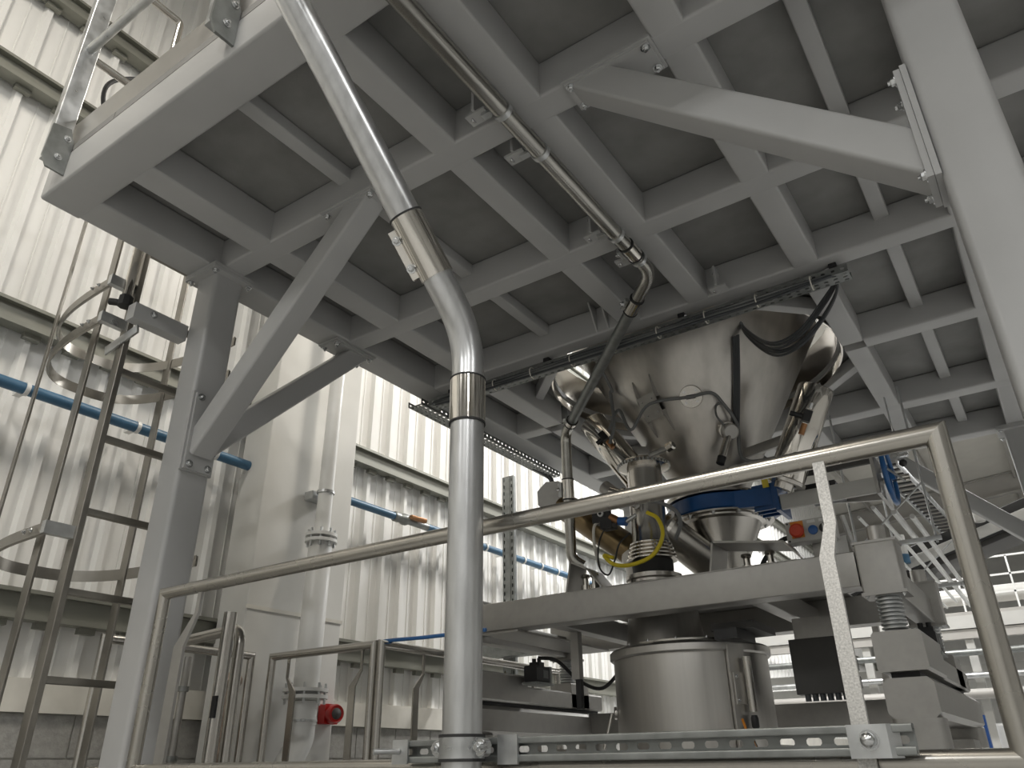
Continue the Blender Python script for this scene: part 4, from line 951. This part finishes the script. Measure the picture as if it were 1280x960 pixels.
# cable ladder dipping away below the mezzanine
cl_ = thing('cable_ladder', (-.62, 7, 1.7), 'dark rung cable ladder running away below the mezzanine behind the handwheel', 'cable ladder')
a_, b_ = V((-.70, 5.75, 1.90)), V((-.57, 8.6, 1.95)); s_ = V((.075, 0, 0)); d = (b_-a_)
for q in (-1, 1): MB().bar(a_+s_*q, b_+s_*q, .012, .05, .001).build('side_rail', 'galvanised', cl_)
for k in range(22):
    p = a_+d*((k+.5)/22); MB().bar(p-s_, p+s_, .035, .012, .001).build('rung', 'panel_dark', cl_)
MB().box((-.80, 5.74, 1.93), (-.54, 5.78, 1.95)).build('hanger', 'galvanised', cl_)
for y in (5.76, 7.0): MB().cyl((-.60, y, 1.93), (-.60, y, 2.42), .006, n=6).build('hanger_rod', 'galvanised', cl_)
for i, (x, z, r) in enumerate(((-.80, 1.52, .014), (-.68, 1.47, .020), (-.58, 1.42, .017), (-.90, 1.47, .011))):
    t = MB().sweep([(x, 5.45, z), (x, 9.5, z-.02)], r, 14); tag(t.build('process_pipe', 'white_paint'), ('slim', 'thick', 'middle', 'thinnest')[i]+' pale process pipe of the bundle running away behind the handwheel', 'pipe', 'process pipes behind the handwheel')
pr_ = thing('pipe_hanger', (-.72, 5.5, 1.3), 'slim steel trapeze hangers carrying the pale pipes behind the handwheel', 'hanger')
for y in (5.75, 7.5):
    for x in (-1.0, -.50): MB().cyl((x, y, 1.30), (x, y, 2.46), .008, n=8).build('hanger_rod', 'galvanised', pr_)
    for z in (1.33,): MB().bar((-1.03, y, z), (-.47, y, z), .03, .03, .003).build('cross_bar', 'galvanised', pr_)
    MB().bar((-1.0, y, 1.33), (-.50, y, 1.72), .012, .012, .002).build('brace', 'galvanised', pr_)
# far gallery with pipes and white railing
gl = thing('far_gallery', (.2, 12, FLOOR), 'far steel gallery with pale fascia beams and white railing', 'gallery')
for y0, z0, z1, m in ((11.6, 1.50, 1.66, 'enclosure_grey'), (11.62, 1.38, 1.49, 'roof_steel'), (12.6, 1.05, 1.16, 'enclosure_grey'), (12.8, .86, .98, 'enclosure_grey')):
    MB().box((-4.0, y0, z0), (5, y0+.10, z1)).build('fascia_beam', m, gl)
MB().box((-4.0, 11.6, 1.66), (5, 13.6, 1.70)).build('deck', 'roof_steel', gl)
for k in range(30): MB().bar((-3.9+.3*k, 11.64, 1.70), (-3.9+.3*k, 11.64, 2.35), .022, .022, 0).build('railing_post', 'white_paint', gl)
for z in (1.9, 2.12, 2.35): MB().bar((-4, 11.64, z), (5, 11.64, z), .022, .022, 0).build('railing_bar', 'white_paint', gl)
for x in (-3.8, -2.2, -.95, .6, 2.2, 4.0): MB().bar((x, 11.7, FLOOR), (x, 11.7, 1.5), .10, .10, .005).build('column', 'enclosure_grey', gl)
part('duct', 'enclosure_grey', gl, 'sweep', [(-4, 12.2, 1.98), (5, 12.2, 1.98)], .11, 16)
part('pipe', 'roof_steel', gl, 'sweep', [(-4, 11.5, .72), (5, 11.5, .72)], .06, 12); part('pipe', 'galvanised', gl, 'sweep', [(-4, 11.5, .93), (5, 11.5, .93)], .035, 12); part('pipe', 'galvanised_dull', gl, 'sweep', [(-4, 11.5, 1.20), (5, 11.5, 1.20)], .04, 12)
# pallet rack uprights and white cabinet
pk = thing('pallet_rack', (-1.1, 10, FLOOR), 'blue pallet rack uprights with punched holes seen below the machine', 'rack')
for x in (-1.20, -.90):
    MB().box((x-.04, 9.97, FLOOR), (x+.04, 10.05, .42)).build('upright', 'rack_blue', pk)
    for k in range(18): MB().cyl((x, 9.9705, -.6+.056*k), (x, 9.968, -.6+.056*k), .011, n=8).build('punched_hole', 'white_paint', pk)
MB().box((-1.2, 10.0, .18), (-.9, 10.04, .24)).build('tie_beam', 'rack_blue', pk)
wc = thing('wall_cabinet', (-.70, 10.2, FLOOR), 'plain white floor cabinet beside the blue rack upright', 'cabinet')
MB().bar((-.68, 10.25, FLOOR), (-.68, 10.25, .34), .22, .25, .01, upv=(0, 1, 0)).build('carcass', 'white_paint', wc); MB().box((-.77, 10.115, FLOOR+.1), (-.59, 10.125, .32)).build('door', 'white_paint', wc)
MB().box((-.61, 10.108, -.2), (-.60, 10.116, -.05)).build('handle', 'panel_dark', wc)
